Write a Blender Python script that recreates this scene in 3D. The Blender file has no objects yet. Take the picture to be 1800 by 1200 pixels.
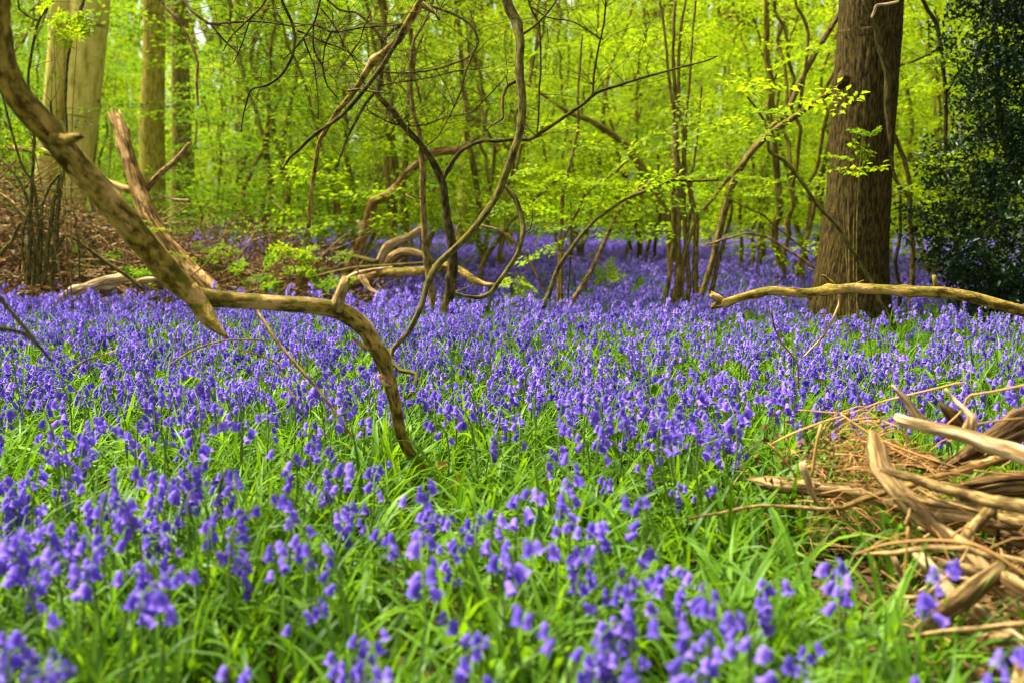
import bpy, math, random
import numpy as np
from mathutils import Vector, Matrix, Euler

R = math.radians
rng = np.random.default_rng(7)
random.seed(7)
sc = bpy.context.scene

# ------------------------------------------------------------------ camera
CAM_H = 1.0
F = 1750.0                       # focal length in photo pixels (1800 wide)
PITCH = math.atan(230.0 / F)     # horizon on row 370 of 1200
cam_d = bpy.data.cameras.new('camera')
cam_d.sensor_width = 36.0
cam_d.lens = F / 1800.0 * 36.0
cam_d.clip_start = 0.02
cam_d.clip_end = 1500.0
cam_d.dof.use_dof = True
cam_d.dof.focus_distance = 4.3
cam_d.dof.aperture_fstop = 2.3
cam = bpy.data.objects.new('camera', cam_d)
sc.collection.objects.link(cam)
cam.location = (0, 0, CAM_H)
cam.rotation_euler = (math.pi / 2 - PITCH, 0, 0)
sc.camera = cam

# ------------------------------------------------------------------ sky and sun
SUN_EL, SUN_AZ = 62.0, -72.0     # azimuth clockwise from +Y (view direction)
world = bpy.data.worlds.new('World')
sc.world = world
world.use_nodes = True
wn = world.node_tree.nodes
wl = world.node_tree.links
wn.clear()
sky = wn.new('ShaderNodeTexSky')
sky.sky_type = 'NISHITA'
sky.sun_disc = False
sky.sun_elevation = R(SUN_EL)
sky.sun_rotation = R(SUN_AZ)
sky.air_density = 1.0
sky.dust_density = 3.0
hs = wn.new('ShaderNodeHueSaturation')
hs.inputs['Saturation'].default_value = 0.18      # thin white cloud
bgn = wn.new('ShaderNodeBackground')
bgn.inputs['Strength'].default_value = 0.085
wo = wn.new('ShaderNodeOutputWorld')
wl.new(sky.outputs[0], hs.inputs['Color'])
wl.new(hs.outputs[0], bgn.inputs[0])
wl.new(bgn.outputs[0], wo.inputs[0])

sun_d = bpy.data.lights.new('sun', 'SUN')
sun_d.energy = 5.0
sun_d.angle = R(9)
sun_d.color = (1.0, 0.95, 0.84)
sun = bpy.data.objects.new('sun', sun_d)
sc.collection.objects.link(sun)
az, el = R(SUN_AZ), R(SUN_EL)
sd = Vector((math.sin(az) * math.cos(el), math.cos(az) * math.cos(el), math.sin(el)))
sun.location = sd * 40
sun.rotation_euler = sd.to_track_quat('Z', 'Y').to_euler()

sc.view_settings.view_transform = 'Standard'
sc.view_settings.look = 'None'
sc.view_settings.gamma = 1.0
sc.view_settings.use_curve_mapping = False
sc.view_settings.exposure = 1.65
sc.render.engine = 'CYCLES'
cy = sc.cycles
cy.use_denoising = True
try:
    cy.denoiser = 'OPENIMAGEDENOISE'
except Exception:
    pass
cy.filter_width = 1.1
cy.max_bounces = 8
cy.diffuse_bounces = 4
cy.glossy_bounces = 2
cy.transmission_bounces = 4
cy.sample_clamp_indirect = 8.0
cy.use_adaptive_sampling = True
cy.adaptive_threshold = 0.012

# ------------------------------------------------------------------ pixel -> point
cp, sp = math.cos(PITCH), math.sin(PITCH)
def P(px, py, Y):
    u, v = (px - 900.0) / F, (py - 600.0) / F
    dy = cp - v * sp
    dz = -sp - v * cp
    t = Y / dy
    return np.array((u * t, Y, CAM_H + dz * t))
def dist(px, py, Y):
    u, v = (px - 900.0) / F, (py - 600.0) / F
    return Y / (cp - v * sp)
def px_of(p):
    x, y, z = p[0], p[1], p[2] - CAM_H
    dep = y * cp - z * sp
    up = y * sp + z * cp
    return 900 + x / dep * F, 600 - up / dep * F

# ------------------------------------------------------------------ numpy noise
def _hash(i, j, k, s):
    n = (i.astype(np.int64) * 374761393 + j.astype(np.int64) * 668265263 + k.astype(np.int64) * 2147483647 + s * 1274126177) & 0xFFFFFFFF
    n = ((n ^ (n >> 13)) * 1274126177) & 0xFFFFFFFF
    n = (n ^ (n >> 16)) & 0xFFFFFF
    return n / float(0xFFFFFF)
def vnoise(p, s=0):
    p = np.asarray(p, float)
    i = np.floor(p).astype(np.int64)
    f = p - i
    f = f * f * (3 - 2 * f)
    out = 0
    for a in (0, 1):
        for b in (0, 1):
            for c in (0, 1):
                w = (f[..., 0] if a else 1 - f[..., 0]) * (f[..., 1] if b else 1 - f[..., 1]) * (f[..., 2] if c else 1 - f[..., 2])
                out = out + w * _hash(i[..., 0] + a, i[..., 1] + b, i[..., 2] + c, s)
    return out
def fbm(p, s=0, o=3):
    t, a, n = 0, 0.5, 0
    for q in range(o):
        t = t + a * vnoise(np.asarray(p) * 2 ** q, s + q)
        n += a
        a *= 0.5
    return t / n
def ground_z(x, y):
    x = np.asarray(x, float); y = np.asarray(y, float)
    q = np.stack([x * 0.35, y * 0.35, x * 0], -1)
    far = np.clip((np.hypot(x, y) - 45) / 60, 0, 1)
    return (fbm(q, 3, 2) - 0.5) * 0.16 * np.clip(y / 6, 0.25, 1) * (1 - far) - 0.02

# ------------------------------------------------------------------ objects
COL = sc.collection
def set_tags(o, label=None, cat=None, group=None, kind=None):
    if label: o['label'] = label
    if cat: o['category'] = cat
    if group: o['group'] = group
    if kind: o['kind'] = kind
    return o
def mesh_np(name, V, Fc, mats, mi=None, attrs=None, smooth=True):
    V = np.asarray(V, np.float32)
    me = bpy.data.meshes.new(name)
    if isinstance(Fc, np.ndarray):
        groups = [Fc]
    else:
        groups = [np.asarray(f, np.int32) for f in Fc if len(f)]
    nl = sum(g.size for g in groups)
    npoly = sum(len(g) for g in groups)
    me.vertices.add(len(V)); me.vertices.foreach_set('co', V.ravel())
    me.loops.add(nl); me.loops.foreach_set('vertex_index', np.concatenate([g.ravel() for g in groups]).astype(np.int32))
    me.polygons.add(npoly)
    tot = np.concatenate([np.full(len(g), g.shape[1], np.int32) for g in groups])
    st = np.concatenate([[0], np.cumsum(tot)[:-1]]).astype(np.int32)
    me.polygons.foreach_set('loop_start', st)
    me.polygons.foreach_set('loop_total', tot)
    for m in mats: me.materials.append(m)
    if mi is not None: me.polygons.foreach_set('material_index', np.asarray(mi, np.int32))
    if smooth: me.polygons.foreach_set('use_smooth', np.ones(npoly, bool))
    for k, (typ, dom, dat) in (attrs or {}).items():
        a = me.attributes.new(k, typ, dom)
        a.data.foreach_set('vector' if typ == 'FLOAT_VECTOR' else 'value', np.asarray(dat, np.float32 if typ != 'INT' else np.int32).ravel())
    me.update(calc_edges=True)
    return me
def link(name, me, parent=None, loc=(0, 0, 0)):
    o = bpy.data.objects.new(name, me)
    COL.objects.link(o)
    o.location = loc
    if parent: o.parent = parent
    return o
def thing(name, label, cat, loc, group=None):
    o = bpy.data.objects.new(name, None)
    o.empty_display_size = 0.1
    COL.objects.link(o)
    o.location = loc
    return set_tags(o, label, cat, group)
def copy_tree(o, parent=None):
    c = o.copy(); COL.objects.link(c)
    if parent: c.parent = parent
    for ch in o.children: copy_tree(ch, c)
    return c

# ------------------------------------------------------------------ materials
def new_mat(name):
    m = bpy.data.materials.new(name); m.use_nodes = True
    nt = m.node_tree; nt.nodes.clear()
    out = nt.nodes.new('ShaderNodeOutputMaterial')
    return m, nt, out
def N(nt, t, **kw):
    n = nt.nodes.new(t)
    for k, v in kw.items(): setattr(n, k, v)
    return n
def ramp(nt, stops):
    r = N(nt, 'ShaderNodeValToRGB')
    e = r.color_ramp.elements
    while len(e) < len(stops): e.new(0.5)
    for q, (p, c) in zip(e, stops):
        q.position = p; q.color = (*c, 1)
    return r
def leaf_mat(name, dark, light, trans, tfac=0.5, rough=0.45, spec=0.4, objvar=0.0):
    m, nt, out = new_mat(name)
    at = N(nt, 'ShaderNodeAttribute', attribute_name='tint')
    fac = at.outputs['Fac']
    if objvar:
        oi = N(nt, 'ShaderNodeObjectInfo')
        mm = N(nt, 'ShaderNodeMath', operation='MULTIPLY_ADD')
        nt.links.new(oi.outputs['Random'], mm.inputs[0]); mm.inputs[1].default_value = objvar
        sb = N(nt, 'ShaderNodeMath', operation='SUBTRACT'); nt.links.new(fac, sb.inputs[0]); sb.inputs[1].default_value = objvar / 2
        nt.links.new(sb.outputs[0], mm.inputs[2]); fac = mm.outputs[0]
    r = ramp(nt, [(0.0, dark), (1.0, light)])
    nt.links.new(fac, r.inputs[0])
    r2 = ramp(nt, [(0.0, tuple(c * q for c, q in zip(trans, (0.4, 0.55, 0.6)))), (1.0, trans)])
    nt.links.new(fac, r2.inputs[0])
    p = N(nt, 'ShaderNodeBsdfPrincipled')
    p.inputs['Roughness'].default_value = rough
    p.inputs['Specular IOR Level'].default_value = spec
    nt.links.new(r.outputs[0], p.inputs['Base Color'])
    t = N(nt, 'ShaderNodeBsdfTranslucent')
    nt.links.new(r2.outputs[0], t.inputs[0])
    mx = N(nt, 'ShaderNodeMixShader'); mx.inputs[0].default_value = tfac
    nt.links.new(p.outputs[0], mx.inputs[1]); nt.links.new(t.outputs[0], mx.inputs[2])
    nt.links.new(mx.outputs[0], out.inputs[0])
    return m
def bark_mat(name, dark, light, moss=None, mossamt=0.0, grain=(9, 9, 1.2), scale=6.0, bump=0.5, peel=None, peelamt=0.0, rough=0.85, bands=None, dist_=0.01):
    m, nt, out = new_mat(name)
    at = N(nt, 'ShaderNodeAttribute', attribute_name='bark')
    mp = N(nt, 'ShaderNodeMapping'); mp.inputs['Scale'].default_value = grain
    nt.links.new(at.outputs['Vector'], mp.inputs[0])
    n1 = N(nt, 'ShaderNodeTexNoise'); n1.inputs['Scale'].default_value = scale; n1.inputs['Detail'].default_value = 8; n1.inputs['Roughness'].default_value = 0.7
    nt.links.new(mp.outputs[0], n1.inputs['Vector'])
    r = ramp(nt, [(0.36, tuple(c * 0.55 for c in dark)), (0.45, dark), (0.53, tuple((a + b) / 2 for a, b in zip(dark, light))), (0.64, light)])
    nt.links.new(n1.outputs['Fac'], r.inputs[0])
    colr = r.outputs[0]
    geo = N(nt, 'ShaderNodeNewGeometry')
    def blend(cur, target, fac):
        mx = N(nt, 'ShaderNodeMix', data_type='RGBA')
        nt.links.new(fac, mx.inputs['Factor']); nt.links.new(cur, mx.inputs[6])
        if isinstance(target, tuple): mx.inputs[7].default_value = (*target, 1)
        else: nt.links.new(target, mx.inputs[7])
        return mx.outputs[2]
    if peel:
        n2 = N(nt, 'ShaderNodeTexNoise'); n2.inputs['Scale'].default_value = 6.0; n2.inputs['Detail'].default_value = 9; n2.inputs['Roughness'].default_value = 0.65
        mp2 = N(nt, 'ShaderNodeMapping'); mp2.inputs['Scale'].default_value = (2.2, 2.2, 0.7); mp2.inputs['Location'].default_value = (3.1, 1.7, 0.4)
        nt.links.new(at.outputs['Vector'], mp2.inputs[0]); nt.links.new(mp2.outputs[0], n2.inputs['Vector'])
        rr = ramp(nt, [(0.60 - peelamt * 0.3, (0, 0, 0)), (0.64 - peelamt * 0.3, (1, 1, 1))])
        nt.links.new(n2.outputs['Fac'], rr.inputs[0])
        colr = blend(colr, peel, rr.outputs[0])
    if bands:
        wv = N(nt, 'ShaderNodeTexNoise'); wv.inputs['Scale'].default_value = 1.0; wv.inputs['Detail'].default_value = 3
        mp3 = N(nt, 'ShaderNodeMapping'); mp3.inputs['Scale'].default_value = (2.0, 2.0, 14.0)
        nt.links.new(at.outputs['Vector'], mp3.inputs[0]); nt.links.new(mp3.outputs[0], wv.inputs['Vector'])
        rr = ramp(nt, [(0.62, (0, 0, 0)), (0.72, (1, 1, 1))]); nt.links.new(wv.outputs['Fac'], rr.inputs[0])
        colr = blend(colr, bands, rr.outputs[0])
    if moss:
        n3 = N(nt, 'ShaderNodeTexNoise'); n3.inputs['Scale'].default_value = 20.0; n3.inputs['Detail'].default_value = 9; n3.inputs['Roughness'].default_value = 0.72
        nt.links.new(at.outputs['Vector'], n3.inputs['Vector'])
        sx = N(nt, 'ShaderNodeSeparateXYZ'); nt.links.new(geo.outputs['Normal'], sx.inputs[0])
        ma = N(nt, 'ShaderNodeMath', operation='MULTIPLY_ADD'); nt.links.new(sx.outputs[2], ma.inputs[0]); ma.inputs[1].default_value = 0.10
        nt.links.new(n3.outputs['Fac'], ma.inputs[2])
        rr = ramp(nt, [(0.60 - mossamt * 0.35, (0, 0, 0)), (0.76 - mossamt * 0.35, (0.9, 0.9, 0.9))]); nt.links.new(ma.outputs[0], rr.inputs[0])
        colr = blend(colr, moss, rr.outputs[0])
    p = N(nt, 'ShaderNodeBsdfPrincipled'); p.inputs['Roughness'].default_value = rough
    p.inputs['Specular IOR Level'].default_value = 0.08
    nt.links.new(colr, p.inputs['Base Color'])
    b = N(nt, 'ShaderNodeBump'); b.inputs['Strength'].default_value = min(1.0, bump * 1.3); b.inputs['Distance'].default_value = dist_
    nt.links.new(n1.outputs['Fac'], b.inputs['Height']); nt.links.new(b.outputs[0], p.inputs['Normal'])
    nt.links.new(p.outputs[0], out.inputs[0])
    return m

M = {}
M['hazel_leaf'] = leaf_mat('hazel_leaf', (0.06, 0.13, 0.003), (0.28, 0.37, 0.005), (0.46, 0.57, 0.006), 0.52, 0.5, 0.1, 0.7)
M['dim_leaf'] = leaf_mat('dim_leaf', (0.07, 0.14, 0.005), (0.18, 0.32, 0.008), (0.32, 0.48, 0.010), 0.5, 0.5, 0.1, 0.5)
M['holly_leaf'] = leaf_mat('holly_leaf', (0.007, 0.020, 0.004), (0.024, 0.058, 0.010), (0.03, 0.08, 0.004), 0.1, 0.45, 0.3)
M['strap'] = leaf_mat('strap', (0.035, 0.095, 0.004), (0.14, 0.28, 0.012), (0.27, 0.46, 0.006), 0.42, 0.45, 0.2)
M['fern'] = leaf_mat('fern', (0.13, 0.28, 0.015), (0.2, 0.36, 0.02), (0.3, 0.5, 0.02), 0.45, 0.5, 0.3)
M['petal'] = leaf_mat('petal', (0.10, 0.052, 0.42), (0.40, 0.25, 0.84), (0.32, 0.16, 0.86), 0.42, 0.6, 0.1)
M['flower_stem'] = leaf_mat('flower_stem', (0.09, 0.16, 0.02), (0.14, 0.22, 0.03), (0.2, 0.3, 0.02), 0.2, 0.5, 0.3)
M['dead_leaf'] = leaf_mat('dead_leaf', (0.045, 0.022, 0.007), (0.24, 0.13, 0.045), (0.22, 0.10, 0.03), 0.25, 0.7, 0.2)
M['bracken'] = leaf_mat('bracken', (0.28, 0.13, 0.03), (0.55, 0.30, 0.08), (0.4, 0.2, 0.05), 0.15, 0.6, 0.3)

MOSS = (0.12, 0.105, 0.008)
M['mossy_bark'] = bark_mat('mossy_bark', (0.085, 0.052, 0.007), (0.48, 0.31, 0.055), MOSS, 0.33, (6, 6, 2.4), 7, 1.0, (0.46, 0.28, 0.09), 0.2)
M['green_bark'] = bark_mat('green_bark', (0.045, 0.036, 0.009), (0.19, 0.155, 0.034), MOSS, 0.3, (8, 8, 2), 8, 0.9)
M['hazel_bark'] = bark_mat('hazel_bark', (0.10, 0.066, 0.015), (0.34, 0.24, 0.06), (0.15, 0.15, 0.02), 0.12, (8, 8, 2), 8, 0.8)
M['dark_bark'] = bark_mat('dark_bark', (0.032, 0.024, 0.006), (0.13, 0.10, 0.024), MOSS, 0.12, (8, 8, 2), 8, 0.8)
M['oak_bark'] = bark_mat('oak_bark', (0.022, 0.0145, 0.003), (0.115, 0.078, 0.015), (0.11, 0.10, 0.025), 0.0, (22, 22, 4.5), 3.2, 0.5, dist_=0.02)
M['beech_bark'] = bark_mat('beech_bark', (0.56, 0.45, 0.08), (0.74, 0.62, 0.16), (0.33, 0.30, 0.05), 0.2, (3, 3, 0.8), 4, 0.3, bands=(0.22, 0.16, 0.035))
M['ash_bark'] = bark_mat('ash_bark', (0.30, 0.23, 0.03), (0.56, 0.45, 0.075), (0.25, 0.25, 0.03), 0.15, (6, 6, 1.5), 5, 0.8, bands=(0.08, 0.05, 0.012))
M['far_bark'] = bark_mat('far_bark', (0.11, 0.08, 0.014), (0.30, 0.225, 0.04), (0.18, 0.18, 0.02), 0.15, (6, 6, 1.5), 5, 0.7)
M['dead_wood'] = bark_mat('dead_wood', (0.13, 0.07, 0.022), (0.56, 0.38, 0.15), MOSS, 0.02, (14, 14, 1.0), 5, 1.0, (0.09, 0.05, 0.016), 0.15)
M['pale_wood'] = bark_mat('pale_wood', (0.26, 0.155, 0.055), (0.74, 0.57, 0.30), MOSS, -0.1, (12, 12, 1.2), 5, 0.8)
M['red_wood'] = bark_mat('red_wood', (0.10, 0.052, 0.013), (0.42, 0.25, 0.07), MOSS, -0.1, (12, 12, 1.2), 5, 0.9, (0.55, 0.34, 0.12), 0.2)
M['rot_wood'] = bark_mat('rot_wood', (0.05, 0.028, 0.010), (0.34, 0.20, 0.075), MOSS, 0.05, (16, 16, 0.9), 5, 1.0, dist_=0.02)
M['stick'] = bark_mat('stick', (0.13, 0.075, 0.024), (0.50, 0.34, 0.12), MOSS, -0.05, (8, 8, 2.5), 8, 0.9)

# ------------------------------------------------------------------ tubes
def catmull(pts, step, kink=0.0):
    pts = np.asarray(pts, float)
    if len(pts) == 2: pts = np.vstack([pts[0], (pts[0] + pts[1]) / 2, pts[1]])
    ext = np.vstack([2 * pts[0] - pts[1], pts, 2 * pts[-1] - pts[-2]])
    out = []
    for i in range(1, len(ext) - 2):
        p0, p1, p2, p3 = ext[i - 1:i + 3]
        n = int(np.clip(np.linalg.norm((p2 - p1)[:3]) / step, 1, 60))
        t = np.linspace(0, 1, n, endpoint=False)[:, None]
        cr = 0.5 * ((2 * p1) + (-p0 + p2) * t + (2 * p0 - 5 * p1 + 4 * p2 - p3) * t ** 2 + (-p0 + 3 * p1 - 3 * p2 + p3) * t ** 3)
        out.append(cr * (1 - kink) + kink * (p1 + (p2 - p1) * t))
    out.append(ext[-2][None])
    return np.vstack(out)
_seed = [0]
def tube(pts, rad, sides=8, step=None, bump=0.12, freq=5.0, flat=0.0, jag=0.0, jag0=0.0, ridge=0.0, wob=0.0, twist=0.0, kink=0.0, knots=0.0):
    """swept limb; returns V, quads, tris, bark coordinates"""
    _seed[0] += 1; s = _seed[0]
    pr = np.hstack([np.asarray(pts, float), np.asarray(rad, float)[:, None]])
    mr = float(np.mean(rad))
    step = step or max(mr * 1.2, 0.012)
    c = catmull(pr, step, kink)
    r = np.maximum(c[:, 3], 0.0006); c = c[:, :3]
    n = len(c)
    if wob:
        q = np.linspace(0, n * step, n)[:, None] / (mr * 9 + 0.05)
        w = np.hstack([vnoise(np.hstack([q, q * 0 + k * 7.3, q * 0 + s]), s)[:, None] - 0.5 for k in range(3)])
        c = c + w * wob * np.minimum(1, np.arange(n) / 3)[:, None]
    tan = np.gradient(c, axis=0); tan /= np.linalg.norm(tan, axis=1)[:, None] + 1e-9
    u = np.zeros_like(c)
    a = np.array((0, 0, 1.0)) if abs(tan[0, 2]) < 0.8 else np.array((1.0, 0, 0))
    a = a - tan[0] * a.dot(tan[0]); u[0] = a / np.linalg.norm(a)
    for i in range(1, n):
        b = u[i - 1] - tan[i] * u[i - 1].dot(tan[i]); u[i] = b / (np.linalg.norm(b) + 1e-9)
    v = np.cross(tan, u)
    arc = np.concatenate([[0], np.cumsum(np.linalg.norm(np.diff(c, axis=0), axis=1))])
    th = np.linspace(0, 2 * math.pi, sides, endpoint=False)[None] + (twist * arc / max(arc[-1], 1e-6))[:, None]
    ct, st = np.cos(th), np.sin(th)
    S = np.repeat(arc[:, None], sides, 1)
    bk = np.stack([ct * mr, st * mr, S], -1) + s * 1.37
    nz = fbm(np.stack([ct * 1.2, st * 1.2, S / (mr * 2 + 1e-6) / 2], -1) * freq / 5.0 + s * 3.1, s, 3) - 0.5
    rr = r[:, None] * (1 + 2 * bump * nz)
    if knots:
        gk = np.random.default_rng(s + 7)
        for _ in range(int(np.clip(arc[-1] / (mr * 9), 1, 40))):
            a0_, s0_ = gk.uniform(0, 6.28), gk.uniform(0, arc[-1]); w_ = mr * gk.uniform(0.5, 1.1)
            da = np.abs((th - a0_ + math.pi) % (2 * math.pi) - math.pi)
            rr = rr + r[:, None] * knots * gk.uniform(0.4, 1.2) * np.exp(-((S - s0_) / w_) ** 2 - (da / 0.8) ** 2)
    if ridge:
        kk = max(mr * 42, 3.2); q = fbm(np.stack([ct * kk, st * kk, S * (5 if mr > 0.1 else 7)], -1) + s, s, 2)
        q2 = 1 - np.abs(q * 2 - 1) ** 0.6
        rr = rr + ridge * (0.4 - q2)
    cu, cv = 1.0, 1.0 - flat
    V = c[:, None] + u[:, None] * (ct * rr * cu)[..., None] + v[:, None] * (st * rr * cv)[..., None]
    if jag:
        j = (np.random.default_rng(s).random(sides) - 0.3) * jag
        V[-1] += tan[-1] * j[:, None]; V[-2] += tan[-2] * j[:, None] * 0.4
    if jag0:
        j = (np.random.default_rng(s + 99).random(sides) - 0.3) * jag0
        V[0] -= tan[0] * j[:, None]
    V = V.reshape(-1, 3)
    i = np.arange(n - 1)[:, None] * sides; k = np.arange(sides)[None]; k2 = (k + 1) % sides
    Q = np.stack([i + k, i + k2, i + sides + k2, i + sides + k], -1).reshape(-1, 4)
    V = np.vstack([V, c[0] , c[-1] - tan[-1] * (r[-1] * 0.3 if jag else 0)])
    a0, a1 = n * sides, n * sides + 1
    kk = np.arange(sides); kk2 = (kk + 1) % sides
    T = np.vstack([np.stack([kk2, kk, kk * 0 + a0], -1), np.stack([(n - 1) * sides + kk, (n - 1) * sides + kk2, kk * 0 + a1], -1)])
    bk = np.vstack([bk.reshape(-1, 3), bk[0].mean(0), bk[-1].mean(0)])
    return V, Q, T, bk
def merge(parts):
    Vs, Qs, Ts, Bs, o = [], [], [], [], 0
    for V, Q, T, B in parts:
        Vs.append(V); Qs.append(Q + o); Ts.append(T + o); Bs.append(B); o += len(V)
    return np.vstack(Vs), np.vstack(Qs), np.vstack(Ts), np.vstack(Bs)
def limb_mesh(name, geo, mat, base):
    V, Q, T, B = geo
    return mesh_np(name, V - np.asarray(base)[None], [Q, T], [mat], attrs={'bark': ('FLOAT_VECTOR', 'POINT', B)})
WS = 1.0
def trace(spec, Y):
    """spec: (px, py, width_px[, Y]); Y a number or (Y0, Y1)"""
    n = len(spec); pts, rad = [], []
    for i, q in enumerate(spec):
        yy = q[3] if len(q) > 3 else (Y if not isinstance(Y, tuple) else Y[0] + (Y[1] - Y[0]) * i / max(n - 1, 1))
        pts.append(P(q[0], q[1], yy)); rad.append(q[2] * WS / 2 * dist(q[0], q[1], yy) / F)
    return np.array(pts), np.array(rad)
def grow(pts, rad, k, seed, up=0.2, lmin=0.15, lmax=0.5, rmax=0.006):
    """thin side twigs along a limb: a list of tubes"""
    g = np.random.default_rng(seed); out = []
    c = catmull(np.hstack([pts, rad[:, None]]), 0.05)
    for _ in range(k):
        i = g.integers(0, len(c)); p = c[i, :3]; r0 = min(c[i, 3] * 0.45, rmax)
        d = g.normal(size=3); d[2] = abs(d[2]) * 0.3 + up; d /= np.linalg.norm(d)
        L = g.uniform(lmin, lmax); q = [p]
        for s_ in range(5):
            d = d + g.normal(size=3) * 0.28; d /= np.linalg.norm(d); q.append(q[-1] + d * L / 5)
        q = np.array(q); out.append(tube(q, np.linspace(r0, r0 * 0.3, 6), 5, L / 7, 0.1))
        if L > 0.3:
            m_ = q[3]; d2 = d + g.normal(size=3) * 0.6; d2 /= np.linalg.norm(d2)
            q2 = np.array([m_, m_ + d2 * L * 0.2, m_ + d2 * L * 0.4 + g.normal(size=3) * 0.03])
            out.append(tube(q2, [r0 * 0.5, r0 * 0.35, r0 * 0.2], 4, L / 8, 0.1))
    return out
def base_of(pts):
    i = int(np.argmin(pts[:, 2])); return pts[i]

def plant(name, label, cat, parts, mat, group=None, twigs=0, tseed=0, tw=dict(), **kw):
    """parts: list of (part_name, spec, Y[, mat[, options]]); first one decides the base"""
    p0, r0 = trace(parts[0][1], parts[0][2])
    b = base_of(p0)
    t = thing(name, label, cat, b, group)
    tws = []
    for k, q in enumerate(parts):
        pts, rad = trace(q[1], q[2])
        m = M[q[3]] if len(q) > 3 and q[3] else M[mat]
        o = dict(wob=min(0.05, 1.2 * float(np.mean(rad))), bump=0.16, kink=0.5, knots=0.45); o.update(kw); o.update(q[4] if len(q) > 4 else {})
        sides = o.pop('sides', None) or int(np.clip(max(rad) * 300, 7, 20))
        link(q[0], limb_mesh(q[0], tube(pts, rad, sides, **o), m, b), t)
        if twigs: tws += grow(pts, rad, twigs, tseed + k, **tw)
    if tws: link('twig_spray', limb_mesh('twig_spray', merge(tws), M[mat], b), t)['kind'] = 'stuff'
    return t
def stick(name, label, cat, spec, Y, mat, group=None, sides=None, **kw):
    pts, rad = trace(spec, Y); b = base_of(pts)
    sides = sides or int(np.clip(max(rad) * 400, 7, 22))
    kw = {**dict(kink=0.5, knots=0.4), **kw}
    o = link(name, limb_mesh(name, tube(pts, rad, sides, **kw), M[mat], b), None, b)
    return set_tags(o, label, cat, group)

# ------------------------------------------------------------------ leaves
def leaf_mesh_arrays(pos, ax, nor, size, width=0.62, fold=0.12):
    """five-vertex folded leaves"""
    n = len(pos)
    ax = ax / np.linalg.norm(ax, axis=1)[:, None]
    sd_ = np.cross(nor, ax); sd_ /= np.linalg.norm(sd_, axis=1)[:, None] + 1e-9
    nn = np.cross(ax, sd_)
    s = size[:, None]
    V = np.stack([pos, pos + ax * s * 0.45 - sd_ * s * width * 0.5 + nn * s * fold, pos + ax * s * 0.5,
                  pos + ax * s * 0.45 + sd_ * s * width * 0.5 + nn * s * fold, pos + ax * s - nn * s * 0.06], 1)
    t = np.array([[0, 2, 1], [0, 3, 2], [1, 2, 4], [2, 3, 4]])
    Fc = (np.arange(n)[:, None, None] * 5 + t[None]).reshape(-1, 3)
    return V.reshape(-1, 3), Fc
def spray_template(seed, L=0.9, leaf=0.068, dens=0.95):
    """flat spray of alternate leaves along a drooping twig, x outward; returns pos, axis, normal, size"""
    g = np.random.default_rng(seed); pos, ax, no, sz = [], [], [], []
    def line(p, d, ln, lf):
        k = max(2, int(ln / (lf * 0.75) * dens)); side = 1
        for i in range(k):
            t = (i + 0.6) / k
            q = p + d * ln * t + np.array((0, 0, -0.10 * t * t * ln))
            side = -side
            a = d * 0.55 + np.array((-d[1], d[0], 0)) * side * 0.9 + np.array((0, 0, g.normal() * 0.22 - 0.12))
            pos.append(q); ax.append(a); no.append(np.array((g.normal() * 0.35, g.normal() * 0.35, 1.0))); sz.append(lf * g.uniform(0.65, 1.25))
        pos.append(p + d * ln); ax.append(d + g.normal(size=3) * 0.2); no.append(np.array((0, 0, 1.0))); sz.append(lf)
    d0 = np.array((1.0, 0, 0.05))
    line(np.zeros(3), d0, L, leaf)
    side = 1
    for t in np.arange(0.15, 0.95, 0.13):
        side = -side
        d = np.array((0.75, side * g.uniform(0.55, 0.95), g.normal() * 0.10)); d /= np.linalg.norm(d)
        line(d0 * L * t + np.array((0, 0, -0.10 * t * t * L)), d, L * (1 - t) * g.uniform(0.45, 0.7) + 0.05, leaf)
    return np.array(pos), np.array(ax), np.array(no), np.array(sz)
SPRAYS = [spray_template(40 + i) for i in range(5)]
def place_sprays(orig, azm, pitch, scl, seed, roll=None, leafscale=1.0, width=0.62):
    g = np.random.default_rng(seed); Ps, As, Ns, Ss, Ts = [], [], [], [], []
    for i in range(len(orig)):
        p, a, n_, s = SPRAYS[g.integers(0, len(SPRAYS))]
        m = np.array(Euler((g.normal() * 0.22 if roll is None else roll[i], -pitch[i], azm[i])).to_matrix())
        keep = g.random(len(p)) < 0.9
        Ps.append((p[keep] * scl[i]) @ m.T + orig[i]); As.append(a[keep] @ m.T); Ns.append(n_[keep] @ m.T)
        Ss.append(s[keep] * (scl[i] ** 0.5) * leafscale); Ts.append(np.clip(g.random(keep.sum()) * 0.6 + g.random() * 0.4, 0, 1))
    V, Fc = leaf_mesh_arrays(np.vstack(Ps), np.vstack(As), np.vstack(Ns), np.concatenate(Ss), width)
    return V, Fc, np.repeat(np.concatenate(Ts), 4)
def crown_mesh(name, mat, *a, **k):
    V, Fc, T = place_sprays(*a, **k)
    return mesh_np(name, V, Fc, [mat], attrs={'tint': ('FLOAT', 'FACE', T)}, smooth=False)

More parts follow.
